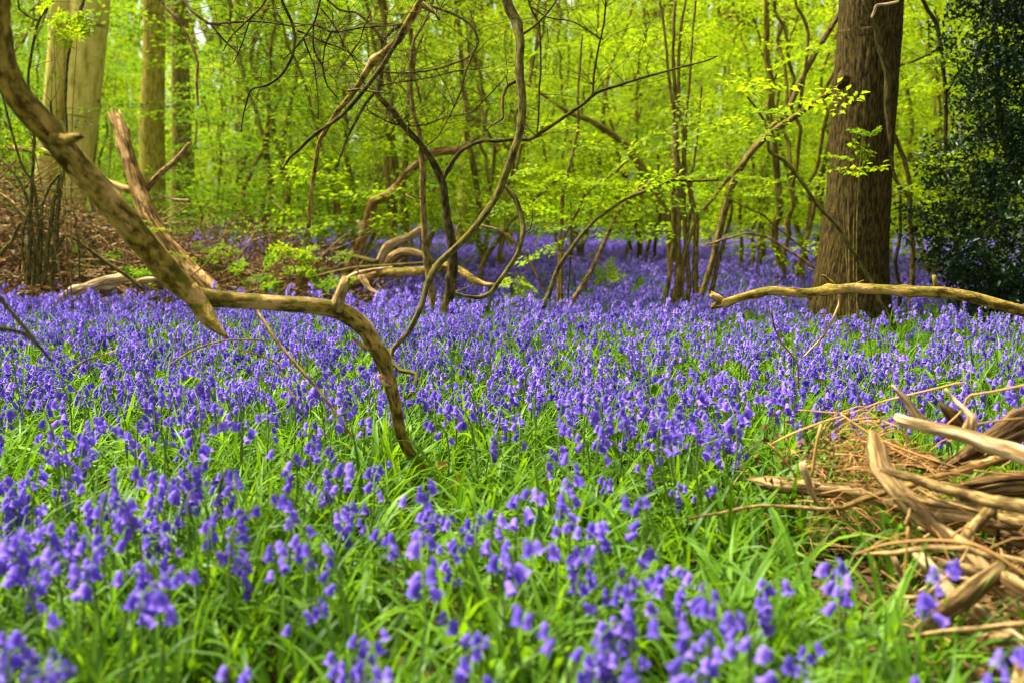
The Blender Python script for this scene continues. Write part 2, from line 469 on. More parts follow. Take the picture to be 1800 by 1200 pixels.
# ------------------------------------------------------------------ scattering (uncountable stuff)
def scatter(name, pts, rot, scl, idx, variants, label, cat):
    me = bpy.data.meshes.new(name)
    me.vertices.add(len(pts)); me.vertices.foreach_set('co', np.asarray(pts, np.float32).ravel())
    for k, typ, dat, key in (('srot', 'FLOAT_VECTOR', rot, 'vector'), ('sscl', 'FLOAT', scl, 'value'), ('sidx', 'INT', idx, 'value')):
        at = me.attributes.new(k, typ, 'POINT'); at.data.foreach_set(key, np.asarray(dat, np.int32 if typ == 'INT' else np.float32).ravel())
    o = link(name, me); set_tags(o, label, cat, kind='stuff')
    ng = bpy.data.node_groups.new(name, 'GeometryNodeTree')
    ng.interface.new_socket('Geometry', in_out='INPUT', socket_type='NodeSocketGeometry')
    ng.interface.new_socket('Geometry', in_out='OUTPUT', socket_type='NodeSocketGeometry')
    gi, go = ng.nodes.new('NodeGroupInput'), ng.nodes.new('NodeGroupOutput')
    jn = ng.nodes.new('GeometryNodeJoinGeometry')
    for v in variants:
        oi = ng.nodes.new('GeometryNodeObjectInfo'); oi.inputs['Object'].default_value = v
        gt = ng.nodes.new('GeometryNodeGeometryToInstance')
        ng.links.new(oi.outputs['Geometry'], gt.inputs[0]); ng.links.new(gt.outputs[0], jn.inputs[0])
    ip = ng.nodes.new('GeometryNodeInstanceOnPoints')
    ip.inputs['Pick Instance'].default_value = True
    def na(nm, t):
        a = ng.nodes.new('GeometryNodeInputNamedAttribute'); a.data_type = t; a.inputs['Name'].default_value = nm
        return next(s for s in a.outputs if s.enabled and s.name == 'Attribute')
    ng.links.new(gi.outputs[0], ip.inputs['Points']); ng.links.new(jn.outputs[0], ip.inputs['Instance'])
    ng.links.new(na('sidx', 'INT'), ip.inputs['Instance Index'])
    e2r = ng.nodes.new('FunctionNodeEulerToRotation')
    ng.links.new(na('srot', 'FLOAT_VECTOR'), e2r.inputs[0]); ng.links.new(e2r.outputs[0], ip.inputs['Rotation'])
    ng.links.new(na('sscl', 'FLOAT'), ip.inputs['Scale'])
    ng.links.new(ip.outputs[0], go.inputs[0])
    md = o.modifiers.new('scatter', 'NODES'); md.node_group = ng
    return o
def template(name, me):
    return bpy.data.objects.new(name, me)        # never linked to the scene

# ================================================================== ground
def build_ground():
    n = 220
    t = np.linspace(-1, 1, n); xs = np.sign(t) * (np.abs(t) ** 2.6) * 400
    ys = np.sign(t) * (np.abs(t) ** 2.6) * 400 + 6
    X, Yv = np.meshgrid(xs, ys)
    V = np.stack([X, Yv, ground_z(X, Yv)], -1).reshape(-1, 3)
    i = np.arange(n - 1)[:, None] * n + np.arange(n - 1)[None]
    Q = np.stack([i, i + 1, i + n + 1, i + n], -1).reshape(-1, 4)
    m, nt, out = new_mat('woodland_soil')
    tc = N(nt, 'ShaderNodeTexCoord')
    n1 = N(nt, 'ShaderNodeTexNoise'); n1.inputs['Scale'].default_value = 9; n1.inputs['Detail'].default_value = 8
    n2 = N(nt, 'ShaderNodeTexNoise'); n2.inputs['Scale'].default_value = 0.8; n2.inputs['Detail'].default_value = 3
    nt.links.new(tc.outputs['Object'], n1.inputs[0]); nt.links.new(tc.outputs['Object'], n2.inputs[0])
    r1 = ramp(nt, [(0.3, (0.018, 0.012, 0.006)), (0.7, (0.09, 0.055, 0.025))]); nt.links.new(n1.outputs['Fac'], r1.inputs[0])
    r2 = ramp(nt, [(0.3, (0.03, 0.055, 0.008)), (0.7, (0.06, 0.10, 0.015))]); nt.links.new(n1.outputs['Fac'], r2.inputs[0])
    rr = ramp(nt, [(0.35, (0.2, 0.2, 0.2)), (0.6, (0.8, 0.8, 0.8))]); nt.links.new(n2.outputs['Fac'], rr.inputs[0])
    mx = N(nt, 'ShaderNodeMix', data_type='RGBA'); nt.links.new(rr.outputs[0], mx.inputs['Factor'])
    nt.links.new(r1.outputs[0], mx.inputs[6]); nt.links.new(r2.outputs[0], mx.inputs[7])
    p = N(nt, 'ShaderNodeBsdfPrincipled'); p.inputs['Roughness'].default_value = 0.95; p.inputs['Specular IOR Level'].default_value = 0.1
    nt.links.new(mx.outputs[2], p.inputs['Base Color'])
    b = N(nt, 'ShaderNodeBump'); b.inputs['Strength'].default_value = 0.8; b.inputs['Distance'].default_value = 0.03
    nt.links.new(n1.outputs['Fac'], b.inputs['Height']); nt.links.new(b.outputs[0], p.inputs['Normal'])
    nt.links.new(p.outputs[0], out.inputs[0])
    set_tags(link('ground', mesh_np('ground', V, Q, [m])), 'dark woodland soil under the bluebell carpet', 'ground', kind='structure')
build_ground()

# ================================================================== big trees
def add_high_crown(t, base, h0, h1, rad, nspray, seed, mat):
    g = np.random.default_rng(seed)
    k = nspray
    th = g.uniform(0, 2 * math.pi, k); rr = rad * np.sqrt(g.uniform(0.05, 1, k)); hh = g.uniform(h0, h1, k)
    o = np.stack([np.cos(th) * rr, np.sin(th) * rr, hh], -1)
    link('crown', crown_mesh('crown', M[mat], o, th + g.normal(size=k) * 0.5, g.normal(size=k) * 0.3, g.uniform(1.3, 2.2, k), seed), t)
def add_limbs(t, top, h0, h1, rad, seed, mat, n=6, r0=0.09):
    g = np.random.default_rng(seed)
    for i in range(n):
        a = 2 * math.pi * i / n + g.normal() * 0.3; z0 = g.uniform(h0 - 1.2, h0 + 1.0)
        d = np.array((math.cos(a), math.sin(a), 0))
        pts = np.array([top(z0), top(z0) + d * rad * 0.35 + (0, 0, 0.7), top(z0) + d * rad * 0.7 + (0, 0, 1.2), top(z0) + d * rad + (0, 0, g.uniform(1.2, 2.2))])
        link('limb', limb_mesh('limb', tube(pts, [r0, r0 * 0.7, r0 * 0.4, r0 * 0.15], 8, 0.25), M[mat], (0, 0, 0)), t)
def big_trunk(name, label, cat, stems, Y, mat, top_h, crown=None, group=None, bands=0, **kw):
    """stems: list of pixel specs running from the ground up; continued straight to top_h"""
    b = None
    for k, spec in enumerate(stems):
        pts, rad = trace(spec, Y)
        d = pts[-1] - pts[-2]; d = d / d[2]
        ex = [pts[-1] + d * (q * (top_h - pts[-1][2])) for q in (0.35, 0.7, 1.0)]
        pts = np.vstack([pts, ex]); rad = np.concatenate([rad, rad[-1] * np.array((0.85, 0.6, 0.25))])
        if b is None:
            b = np.array((pts[0][0], pts[0][1], 0.0)); t = thing(name, label, cat, b, group)
            top = lambda z, pts=pts: np.array([np.interp(z, pts[:, 2], pts[:, j]) for j in range(3)]) - b
        o = dict(sides=24, step=0.12); o.update(kw)
        link('trunk', limb_mesh('trunk', tube(pts, rad, **o), M[mat], b), t)
    if crown:
        add_limbs(t, top, crown[0], crown[1], crown[2], 5, mat)
        add_high_crown(t, b, crown[0], crown[1], crown[2], crown[3], len(label), 'hazel_leaf')
    return t

OAK_Y = 7.6
oak = big_trunk('oak_tree', 'thick dark oak trunk with furrowed brown bark beside the holly', 'tree',
    [[(1490, 625, 210), (1491, 596, 178), (1493, 560, 152), (1496, 500, 132), (1501, 440, 121), (1506, 380, 115), (1511, 310, 110), (1516, 230, 108), (1522, 140, 110), (1528, 60, 109), (1531, 0, 108)]],
    OAK_Y, 'oak_bark', 11.0, (7.0, 10.5, 3.6, 50), sides=190, step=0.016, ridge=0.010, bump=0.05)
def oak_part(nm, spec, Y, mat, **kw):
    pts, rad = trace(spec, Y); b = np.array(oak.location)
    link(nm, limb_mesh(nm, tube(pts, rad, 9, **kw), M[mat], b), oak)
oak_part('ivy_stem', [(1514, -60, 9), (1520, 0, 10), (1537, 43, 10), (1544, 80, 11), (1553, 110, 11), (1560, 140, 12), (1562, 190, 11), (1566, 240, 8), (1571, 300, 5)], 7.24, 'dark_bark', wob=0.02)
oak_part('dead_twig', [(1580, 3, 4), (1556, 8, 5), (1541, 10, 5), (1537, 20, 5), (1532, 32, 4)], 7.2, 'pale_wood')
pts, rad = trace([(1478, 140, 34), (1488, 141, 26), (1494, 142, 14)], 7.35)
link('knot', limb_mesh('knot', tube(pts + np.array((0.0, 0.02, 0)), rad, 12, 0.01, 0.2), M['oak_bark'], np.array(oak.location)), oak)

big_trunk('beech_tree', 'smooth pale yellow beech with twin trunks standing behind the mossy leaning branch', 'tree',
    [[(117, 560, 74), (118, 500, 60), (120, 440, 53), (124, 380, 49), (131, 320, 48), (139, 250, 53), (149, 140, 60), (155, 60, 64), (159, 0, 66)],
     [(66, 555, 52), (68, 480, 44), (72, 400, 38), (80, 310, 36), (88, 240, 37), (101, 130, 39), (109, 50, 41), (113, 0, 42)]],
    13.0, 'beech_bark', 13.0, (7.5, 12.5, 4.0, 55), bump=0.05)
big_trunk('ash_tree', 'straight greenish trunk with dark knots right of the twin beech', 'tree',
    [[(272, 500, 58), (271, 440, 50), (270, 380, 45), (268, 300, 44), (267, 200, 42), (270, 110, 39), (271, 50, 38), (270, 0, 37)]],
    15.0, 'ash_bark', 13.0, (8.0, 12.5, 3.2, 40), bump=0.07)
GB = 'mature trunks deep in the wood'
for spec, Y, lab in [
    ([(317, 470, 46), (318, 380, 40), (319, 280, 36), (318, 150, 32), (314, 0, 30)], 20, 'brown trunk just right of the greenish ash trunk'),
    ([(668, 440, 34), (666, 330, 29), (665, 200, 26), (664, 100, 25), (668, 0, 24)], 23, 'tan trunk behind the crossing twigs left of the forked hazel'),
    ([(822, 450, 48), (824, 350, 40), (828, 240, 36), (832, 130, 34), (838, 0, 30)], 20, 'broad brown trunk behind the looping drooping limb'),
    ([(1344, 455, 22), (1344, 380, 18), (1348, 250, 16), (1352, 100, 15), (1356, 0, 14)], 26, 'slim upright trunk behind the stems left of the oak'),
    ([(556, 450, 24), (556, 370, 20), (558, 250, 18), (560, 120, 17), (565, 0, 16)], 25, 'slim upright trunk above the brushwood left of centre'),
    ([(432, 440, 30), (430, 350, 24), (428, 220, 22), (424, 100, 20), (422, 0, 20)], 28, 'dim trunk between the ash and the brushwood centre')]:
    big_trunk('background_tree', lab, 'tree', [spec], Y, 'far_bark', 12.0, (7.0, 11.5, 2.6, 26), GB, sides=14, step=0.25)

# ================================================================== foreground branches
b1 = [(-130, -330, 66, 2.15), (-70, -150, 64, 2.2), (-22, -20, 62, 2.3), (-6, 60, 60, 2.35), (6, 120, 62, 2.4), (34, 176, 62, 2.45), (76, 222, 60, 2.5), (122, 275, 60, 2.6), (172, 331, 60, 2.65), (222, 386, 60, 2.7),
      (270, 440, 58, 2.8), (310, 488, 56, 2.85), (348, 520, 48, 2.9), (400, 527, 37, 2.95), (470, 533, 35, 3.0), (545, 536, 37, 3.05), (600, 545, 41, 3.1), (640, 575, 38, 3.15), (664, 620, 34, 3.15), (682, 670, 31, 3.2), (692, 715, 27, 3.25), (700, 755, 25, 3.3), (716, 788, 24, 3.35), (738, 815, 22, 3.4), (764, 868, 18, 3.5)]
b1 = [(a, b_, w * 0.78, y_) for a, b_, w, y_ in b1]
leaner = plant('leaning_branch', 'large mossy fallen branch leaning from top left down into the bluebells', 'branch', [
    ('limb', b1, None, None, dict(sides=32, step=0.010, bump=0.12, wob=0.02, kink=0.35, knots=0.3)),
    ('broken_stub', [(330, 508, 36, 2.87), (354, 543, 32, 2.86), (375, 570, 26, 2.84), (392, 586, 15, 2.83), (408, 600, 4, 2.82)], None, None, dict(bump=0.25, sides=14, step=0.012)),
    ('broken_stub', [(92, 240, 22, 2.5), (114, 243, 20, 2.47), (132, 240, 16, 2.45), (146, 237, 10, 2.44)], None, None, dict(bump=0.25, sides=12, jag=0.012)),
    ('broken_stub', [(590, 545, 26, 3.08), (597, 522, 21, 3.08), (603, 503, 17, 3.08), (610, 488, 13, 3.08)], None, 'stick', dict(sides=12, jag=0.01)),
    ('knot', [(672, 664, 15, 3.15), (683, 677, 15, 3.1), (684, 677, 9, 3.09)], None, 'stick', dict(sides=12, step=0.004)),
    ('broken_stub', [(645, 612, 9, 3.12), (630, 603, 7, 3.1), (620, 592, 4, 3.1)], None, None)], 'mossy_bark')

plant('drooping_limb', 'long thin limb hanging from above and looping down in the centre', 'branch', [
    ('limb', [(868, -260, 22), (878, -90, 19), (890, 0, 17), (906, 40, 18), (913, 80, 16), (912, 130, 15), (917, 180, 14), (911, 230, 14), (898, 270, 13), (880, 332, 13), (858, 372, 12), (830, 410, 12), (795, 440, 12), (768, 466, 12), (753, 498, 11), (745, 535, 10), (722, 578, 9), (692, 612, 8), (688, 632, 8), (704, 651, 8), (731, 657, 7), (730, 678, 6), (712, 704, 5)], (4.9, 4.2), None, dict(sides=12, wob=0.02, step=0.02, bump=0.2)),
    ('side_branch', [(882, 322, 8), (904, 345, 9), (918, 385, 9), (921, 410, 9), (912, 445, 8), (890, 480, 8), (862, 514, 8), (842, 522, 7), (815, 520, 5), (800, 514, 4)], (4.7, 4.5), None, dict(sides=9, step=0.02, bump=0.2)),
    ('side_branch', [(917, 62, 5), (940, 45, 4), (965, 20, 4), (990, -15, 3)], (4.8, 4.7), None, dict(sides=6)),
    ('side_branch', [(910, 142, 7), (892, 150, 7), (884, 170, 6), (883, 205, 5), (878, 212, 4), (862, 222, 3), (856, 228, 2)], (4.85, 4.7), None, dict(sides=7))], 'green_bark', twigs=4, tseed=11, tw=dict(lmin=0.08, lmax=0.25, rmax=0.003))

plant('horizontal_branch', 'knobbly mossy branch reaching in level from the right edge', 'branch', [
    ('limb', [(1252, 539, 10), (1266, 532, 13), (1284, 528, 14), (1317, 522, 15), (1360, 515, 16), (1417, 519, 17), (1460, 513, 18), (1500, 508, 18), (1550, 507, 18), (1600, 508, 19), (1650, 513, 20), (1700, 523, 20), (1750, 535, 20), (1800, 546, 20), (1900, 572, 22), (2050, 610, 24), (2180, 700, 26)], (3.9, 3.6), None, dict(sides=18, step=0.012, bump=0.16, jag0=0.01)),
    ('broken_stub', [(1272, 530, 12, 3.88), (1262, 525, 13, 3.88), (1252, 519, 12, 3.87)], None, None, dict(sides=10, jag=0.008, bump=0.25)),
    ('broken_stub', [(1472, 508, 10, 3.85), (1462, 498, 8, 3.83), (1452, 488, 5, 3.82), (1446, 484, 3, 3.82)], None, None, dict(sides=9, bump=0.25)),
    ('broken_stub', [(1647, 508, 9, 3.78), (1643, 497, 8, 3.77), (1640, 484, 6, 3.77)], None, None, dict(sides=9, jag=0.008)),
    ('broken_stub', [(1420, 517, 10, 3.86), (1424, 522, 10, 3.85), (1427, 528, 7, 3.85)], None, None, dict(sides=8)),
    ('twig', [(1474, 518, 4, 3.84), (1474, 535, 4, 3.83), (1462, 565, 4, 3.8), (1447, 590, 4, 3.78), (1428, 612, 3, 3.75), (1412, 628, 3, 3.72)], None, 'red_wood', dict(sides=6)),
    ('twig', [(1490, 510, 3, 3.84), (1507, 498, 3, 3.84), (1519, 493, 2, 3.84)], None, None, dict(sides=5))], 'mossy_bark')

TW = 'bare twigs among the bluebells'
stick('bare_twig', 'bare brown twig sloping from under the leaning branch into the flowers', 'twig', [(450, 540, 6), (462, 563, 6), (480, 594, 6), (506, 622, 6), (530, 650, 6), (567, 694, 5), (598, 734, 5), (626, 770, 4)], (3.15, 3.0), 'stick', TW, wob=0.01)
stick('bare_twig', 'long green twig slanting in from the left edge', 'twig', [(-60, 430, 8), (-20, 500, 7), (8, 535, 7), (40, 572, 7), (66, 605, 6), (90, 634, 5)], (2.1, 2.3), 'green_bark', TW)
stick('bare_twig', 'short level twig at the left edge meeting the slanting one', 'twig', [(-60, 566, 8), (0, 577, 8), (40, 585, 7), (64, 604, 6)], (2.1, 2.2), 'green_bark', TW)
stick('bare_twig', 'thin reddish bramble stem arching below the broken stub', 'twig', [(300, 640, 2.5), (330, 620, 3), (365, 605, 3), (405, 597, 3), (440, 597, 3), (475, 600, 2.5)], (3.1, 3.3), 'red_wood', TW)
stick('bare_twig', 'thin reddish stem crossing flowers at left of the branch foot', 'twig', [(120, 655, 2.5), (150, 634, 3), (185, 622, 2.5), (205, 615, 2)], (3.0, 3.1), 'red_wood', TW)
stick('bare_twig', 'thin upright bramble stem left of the oak below the level branch', 'twig', [(1355, 545, 3), (1361, 575, 3), (1372, 600, 3), (1390, 622, 3), (1402, 640, 3), (1404, 690, 3)], (3.7, 3.7), 'red_wood', TW)
stick('bare_twig', 'thin twig crossing the bare twig beneath the leaning branch', 'twig', [(415, 612, 2.5), (450, 622, 2.5), (490, 640, 2.5), (510, 690, 2.5), (530, 705, 2)], (3.15, 3.1), 'red_wood', TW)

# ================================================================== hazels and stems of the middle distance
WS = 0.85
plant('forked_hazel', 'dark forked hazel rising from the bluebells in the centre', 'tree', [
    ('trunk', [(782, 580, 24), (788, 530, 22), (797, 470, 22), (796, 432, 20), (786, 382, 18), (779, 325, 16), (766, 296, 14), (740, 254, 12), (715, 225, 12), (690, 195, 11), (664, 170, 11), (668, 130, 10), (671, 90, 9), (669, 70, 8), (650, 46, 6), (626, 22, 5), (600, 15, 5), (575, -5, 4), (540, -60, 4)], 7.0, None, dict(sides=12, wob=0.03, step=0.03)),
    ('fork', [(777, 318, 10), (795, 282, 10), (812, 263, 9), (845, 248, 8), (890, 245, 8), (930, 248, 8), (955, 234, 8), (1000, 200, 7), (1042, 168, 7), (1100, 148, 6), (1140, 132, 5), (1200, 116, 4), (1260, 100, 3)], (7.0, 6.6), None, dict(sides=9, wob=0.03, step=0.03)),
    ('branch', [(1042, 168, 5), (1044, 130, 5), (1052, 84, 4), (1062, 40, 4), (1066, -30, 4)], 6.7),
    ('branch', [(944, 242, 4), (947, 180, 4), (950, 120, 4), (949, 44, 4), (935, 20, 4), (922, -20, 4)], 6.8),
    ('branch', [(672, 72, 8), (690, 52, 8), (712, 40, 7), (745, 10, 6), (790, 22, 6), (826, 40, 5), (842, 72, 5), (825, 100, 5), (770, 122, 4), (725, 128, 4), (668, 126, 4)], (7.0, 6.7)),
    ('branch', [(668, 150, 4), (690, 146, 4), (740, 140, 3), (800, 126, 3), (860, 118, 2)], (7.0, 6.8)),
    ('branch', [(720, 222, 4), (690, 218, 4), (664, 204, 3), (645, 192, 3)], (7.0, 6.9)),
    ('branch', [(722, 222, 4), (752, 218, 4), (785, 206, 3), (830, 196, 3), (885, 140, 3)], (7.0, 6.8)),
    ('branch', [(838, 80, 5), (822, 120, 4), (806, 170, 4), (790, 205, 3), (770, 240, 3), (742, 262, 2)], (6.7, 6.6)),
    ('branch', [(1060, 70, 3), (1010, 40, 3), (960, 30, 3), (930, 10, 3)], (6.7, 6.5))],
    'dark_bark', twigs=18, tseed=31, tw=dict(lmin=0.2, lmax=0.8, rmax=0.003))
plant('leaning_bough', 'mossy bough slanting down from the top above the forked hazel', 'branch', [
    ('limb', [(790, -160, 22), (758, -60, 19), (738, 0, 17), (718, 38, 17), (701, 68, 16), (676, 92, 16), (654, 110, 15), (640, 130, 13), (628, 152, 12), (612, 174, 11), (594, 196, 10), (578, 224, 9), (563, 250, 9), (556, 290, 9), (548, 340, 8), (542, 400, 8)], (5.9, 6.4), 'mossy_bark', dict(sides=12, wob=0.02, step=0.03)),
    ('side_branch', [(712, 44, 10), (696, 80, 9), (680, 105, 9), (662, 130, 10), (645, 152, 10), (622, 180, 9), (598, 206, 8), (568, 227, 7), (545, 244, 8), (528, 262, 7), (510, 278, 5), (495, 300, 3)], (6.0, 5.9), 'dark_bark', dict(sides=9, step=0.025, bump=0.25)),
    ('broken_stub', [(612, 160, 6), (632, 157, 5), (655, 161, 4), (682, 165, 3)], (6.1, 6.0), 'green_bark'),
    ('side_branch', [(742, 8, 14), (756, 18, 12), (766, 25, 9), (771, 36, 5)], (5.8, 5.7), 'green_bark'),
    ('side_branch', [(660, 160, 6), (648, 176, 6), (632, 202, 6), (617, 230, 5), (604, 262, 4), (594, 290, 3)], (6.1, 6.3), 'green_bark')], 'green_bark', twigs=14, tseed=50, tw=dict(lmin=0.15, lmax=0.7, rmax=0.0025))
plant('twig_tangle', 'fine dark hanging twigs curving across the top left of centre', 'branch', [
    ('twig', [(478, -80, 7), (496, 0, 6), (506, 22, 6), (514, 40, 6), (519, 64, 6), (515, 100, 6), (506, 118, 6), (494, 134, 6), (472, 149, 5), (442, 158, 4), (428, 198, 3), (424, 232, 2)], 5.0),
    ('twig', [(570, -60, 5), (563, 0, 5), (553, 37, 4), (534, 66, 4), (516, 88, 3), (497, 104, 2)], 5.0),
    ('twig', [(551, 40, 4), (551, 82, 4), (557, 100, 4), (566, 113, 4), (570, 134, 4), (576, 152, 3), (592, 172, 3)], 5.1),
    ('twig', [(533, 66, 4), (543, 92, 3), (553, 120, 3), (558, 160, 2), (560, 210, 2)], 5.05),
    ('twig', [(546, 43, 4), (565, 48, 4), (583, 57, 4), (610, 54, 4), (637, 49, 4), (668, 46, 4), (704, 43, 4)], (5.05, 5.9)),
    ('twig', [(582, 57, 4), (572, 80, 4), (567, 112, 3)], 5.1),
    ('twig', [(562, 14, 3), (585, 40, 3), (605, 80, 3), (622, 105, 2), (632, 132, 2)], 5.1),
    ('twig', [(652, 20, 3), (640, 48, 3), (632, 72, 3), (616, 96, 3), (602, 115, 2), (590, 138, 2)], 5.2),
    ('twig', [(523, 54, 4), (545, 62, 3), (565, 73, 3), (592, 82, 3), (615, 94, 3), (642, 116, 2)], 5.1),
    ('twig', [(475, -10, 5), (458, 14, 4), (430, 40, 4), (405, 66, 3), (392, 90, 2)], 5.0),
    ('twig', [(458, 14, 3), (440, 35, 3), (425, 78, 3), (410, 112, 2)], 5.0),
    ('twig', [(320, -10, 6), (335, 18, 6), (368, 42, 6), (410, 40, 5), (450, 38, 4), (520, 46, 3)], (5.5, 5.2)),
    ('twig', [(370, 42, 4), (385, 60, 4), (405, 82, 3), (425, 100, 2)], 5.4)],
    'dark_bark', twigs=11, tseed=70, tw=dict(lmin=0.15, lmax=0.6, rmax=0.002, up=-0.15), sides=6)
plant('upright_pole', 'slim upright pole stem just left of the forked hazel', 'tree', [
    ('stem', [(760, 570, 16), (758, 530, 15), (753, 473, 17), (747, 402, 14), (743, 340, 13), (744, 300, 13), (737, 240, 11), (728, 195, 9), (723, 150, 8), (722, 110, 7), (728, 70, 6), (752, 30, 6), (770, -30, 5)], 7.3),
    ('branch', [(740, 180, 5), (728, 130, 5), (732, 90, 4), (745, 60, 3)], 7.3)], 'hazel_bark', twigs=5, tseed=90)
plant('curved_dead_limb', 'orange brown barkless limb curving up behind the pole stem', 'branch', [
    ('limb', [(612, 478, 22), (626, 445, 22), (640, 408, 22), (648, 376, 22), (656, 355, 22), (678, 345, 20), (700, 325, 18), (712, 306, 17), (732, 288, 17), (752, 270, 18), (778, 264, 17), (802, 262, 16), (825, 252, 11), (836, 240, 5)], (10, 9.8), None, dict(sides=12, bump=0.22)),
    ('stub', [(640, 412, 12), (637, 400, 10), (630, 386, 7)], 9.9, 'pale_wood')], 'red_wood')
plant('bowed_dead_branch', 'pale bent dead branch lying over the fallen logs', 'branch', [
    ('limb', [(664, 470, 20), (672, 452, 20), (684, 432, 20), (704, 422, 17), (722, 416, 16), (738, 404, 13), (752, 398, 8)], 9.5, None, dict(sides=12, bump=0.25))], 'pale_wood')
plant('bowed_root', 'pinkish arched root beneath the bent dead branch', 'log', [
    ('limb', [(676, 478, 16), (688, 456, 22), (706, 446, 20), (725, 444, 18), (748, 450, 15), (765, 462, 10)], 9.2, None, dict(sides=12, bump=0.25))], 'dead_wood')
LG = 'fallen logs in the middle distance'
stick('fallen_log', 'dark mossy log end left of the bent dead branch', 'log', [(585, 443, 8), (604, 448, 11), (630, 454, 12), (664, 461, 10)], (9.6, 9.2), 'green_bark', LG, jag0=0.03)
stick('fallen_log', 'long mossy log lying across behind the forked hazel', 'log', [(628, 486, 12), (660, 481, 17), (700, 479, 19), (745, 476, 18), (790, 468, 16), (812, 478, 16), (832, 492, 15), (852, 500, 11), (878, 502, 6)], (8.9, 8.3), 'mossy_bark', LG, bump=0.15)
stick('fallen_pole', 'thin fallen pole resting along the long mossy log', 'log', [(550, 488, 6), (580, 480, 7), (624, 471, 7), (680, 467, 6), (748, 462, 5)], (8.9, 8.8), 'green_bark', LG)
stick('fallen_pole', 'pale split stick sloping in the brushwood left of the long log', 'log', [(600, 494, 4), (625, 482, 9), (655, 475, 8), (690, 470, 5)], (8.7, 8.8), 'pale_wood', LG)
stick('root_fragment', 'pale gnarled root fragment at the near end of the long log', 'log', [(636, 487, 14), (643, 500, 13), (652, 510, 9), (665, 516, 6), (682, 518, 4)], (8.5, 8.3), 'dead_wood', LG, bump=0.3)
stick('root_fragment', 'brown broken root lump under the thin fallen pole', 'log', [(606, 505, 14), (622, 496, 24), (640, 492, 26), (655, 496, 14)], (8.8, 8.8), 'red_wood', LG, bump=0.35)

snag = plant('broken_snag', 'shattered reddish dead snag leaning at left with jagged top', 'stump', [
    ('trunk', [(372, 520, 48), (345, 492, 40), (320, 458, 36), (292, 420, 36), (268, 385, 36), (250, 352, 35), (236, 318, 33), (226, 290, 30), (216, 250, 29), (208, 222, 27), (203, 206, 22)], (9.0, 9.6), None, dict(sides=26, step=0.03, bump=0.22, jag=0.16, ridge=0.012)),
    ('dead_branch', [(254, 340, 8), (262, 328, 13), (282, 308, 12), (304, 286, 11), (320, 268, 10), (332, 252, 7)], (9.5, 9.2), 'stick', dict(bump=0.2)),
    ('dead_branch', [(248, 350, 20), (236, 338, 18), (214, 330, 14), (190, 320, 12), (160, 304, 11), (128, 284, 13), (92, 270, 13), (50, 264, 12), (0, 262, 10), (-40, 270, 8)], (9.5, 9.6), 'red_wood', dict(bump=0.2)),
    ('dead_branch', [(268, 352, 4), (282, 344, 4), (304, 350, 4), (332, 352, 3)], 9.4, 'pale_wood')], 'red_wood')
pts = np.array(trace([(255, 400, 1), (285, 415, 1), (300, 440, 1)], 9.1)[0]); b = np.array(snag.location)
k = 40; g = np.random.default_rng(5); o = pts[g.integers(0, 3, k)] + g.normal(size=(k, 3)) * (0.10, 0.05, 0.06) - b
V, Fc, T = place_sprays(o[:12], g.uniform(0, 6.28, 12), g.normal(size=12) * 0.3, np.full(12, 0.25), 3, leafscale=0.8)
link('ivy_leaves', mesh_np('ivy_leaves', V, Fc, [M['hazel_leaf']], attrs={'tint': ('FLOAT', 'FACE', T)}, smooth=False), snag)

LC = [
    [(50, 500, 10), (52, 440, 9), (53, 380, 9), (56, 320, 8), (60, 250, 7), (52, 160, 6), (52, 120, 6), (62, 60, 6), (70, 34, 6), (84, 14, 6), (100, -12, 5)],
    [(60, 500, 8), (60, 430, 7), (52, 360, 6), (36, 322, 5), (10, 290, 4), (-30, 262, 3)],
    [(66, 500, 9), (70, 440, 8), (66, 380, 7), (60, 330, 6), (40, 290, 5), (24, 240, 5), (10, 190, 5), (4, 160, 4)],
    [(76, 502, 10), (84, 430, 9), (92, 375, 8), (104, 320, 7), (112, 290, 6), (96, 240, 5), (90, 180, 5)],
    [(90, 502, 11), (97, 430, 10), (101, 370, 9), (106, 330, 8), (112, 300, 6), (117, 228, 6), (116, 140, 6), (124, 80, 6), (132, 46, 6), (146, 0, 6), (155, -40, 6)],
    [(70, 500, 7), (72, 430, 7), (74, 360, 6), (88, 326, 6), (104, 308, 5)],
    [(46, 500, 6), (40, 440, 5), (46, 380, 5), (56, 350, 4)],
    [(98, 440, 7), (112, 416, 7), (124, 414, 6), (150, 434, 7), (182, 458, 8), (216, 482, 8), (252, 508, 7)],
    [(66, 36, 5), (48, 26, 5), (34, 14, 4), (28, -20, 4)],
    [(24, 410, 7), (36, 392, 7), (20, 425, 8), (0, 446, 8), (-20, 470, 8)][1:],
    [(140, 486, 4), (138, 440, 4), (134, 390, 3.5), (128, 370, 3.5), (120, 372, 3)],
    [(96, 408, 4), (70, 398, 4), (40, 378, 4), (20, 362, 3), (-10, 350, 3)]]
plant('coppiced_hazel', 'clump of dark coppiced hazel stems at the left before the beech', 'tree', [('stem', s, 8.0) for s in LC], 'green_bark', twigs=7, tseed=130, tw=dict(lmin=0.2, lmax=0.8, rmax=0.003))
plant('hanging_twig', 'pale crooked twig hanging between the ash trunk and the thicket', 'branch', [('twig', [(268, -30, 7), (287, 10, 7), (307, 27, 6), (330, 62, 6), (342, 88, 6), (348, 110, 5), (346, 150, 5), (347, 187, 5)], 7.0)], 'stick', twigs=3, tseed=150)
stick('weathered_log', 'pale weathered log lying in the bluebells at left', 'log', [(86, 546, 8), (104, 530, 18), (130, 512, 26), (150, 506, 22), (176, 500, 28), (200, 494, 28), (216, 490, 24), (226, 488, 12)], (8.0, 8.6), 'pale_wood', None, sides=28, step=0.02, bump=0.35, jag=0.06, ridge=0.02)
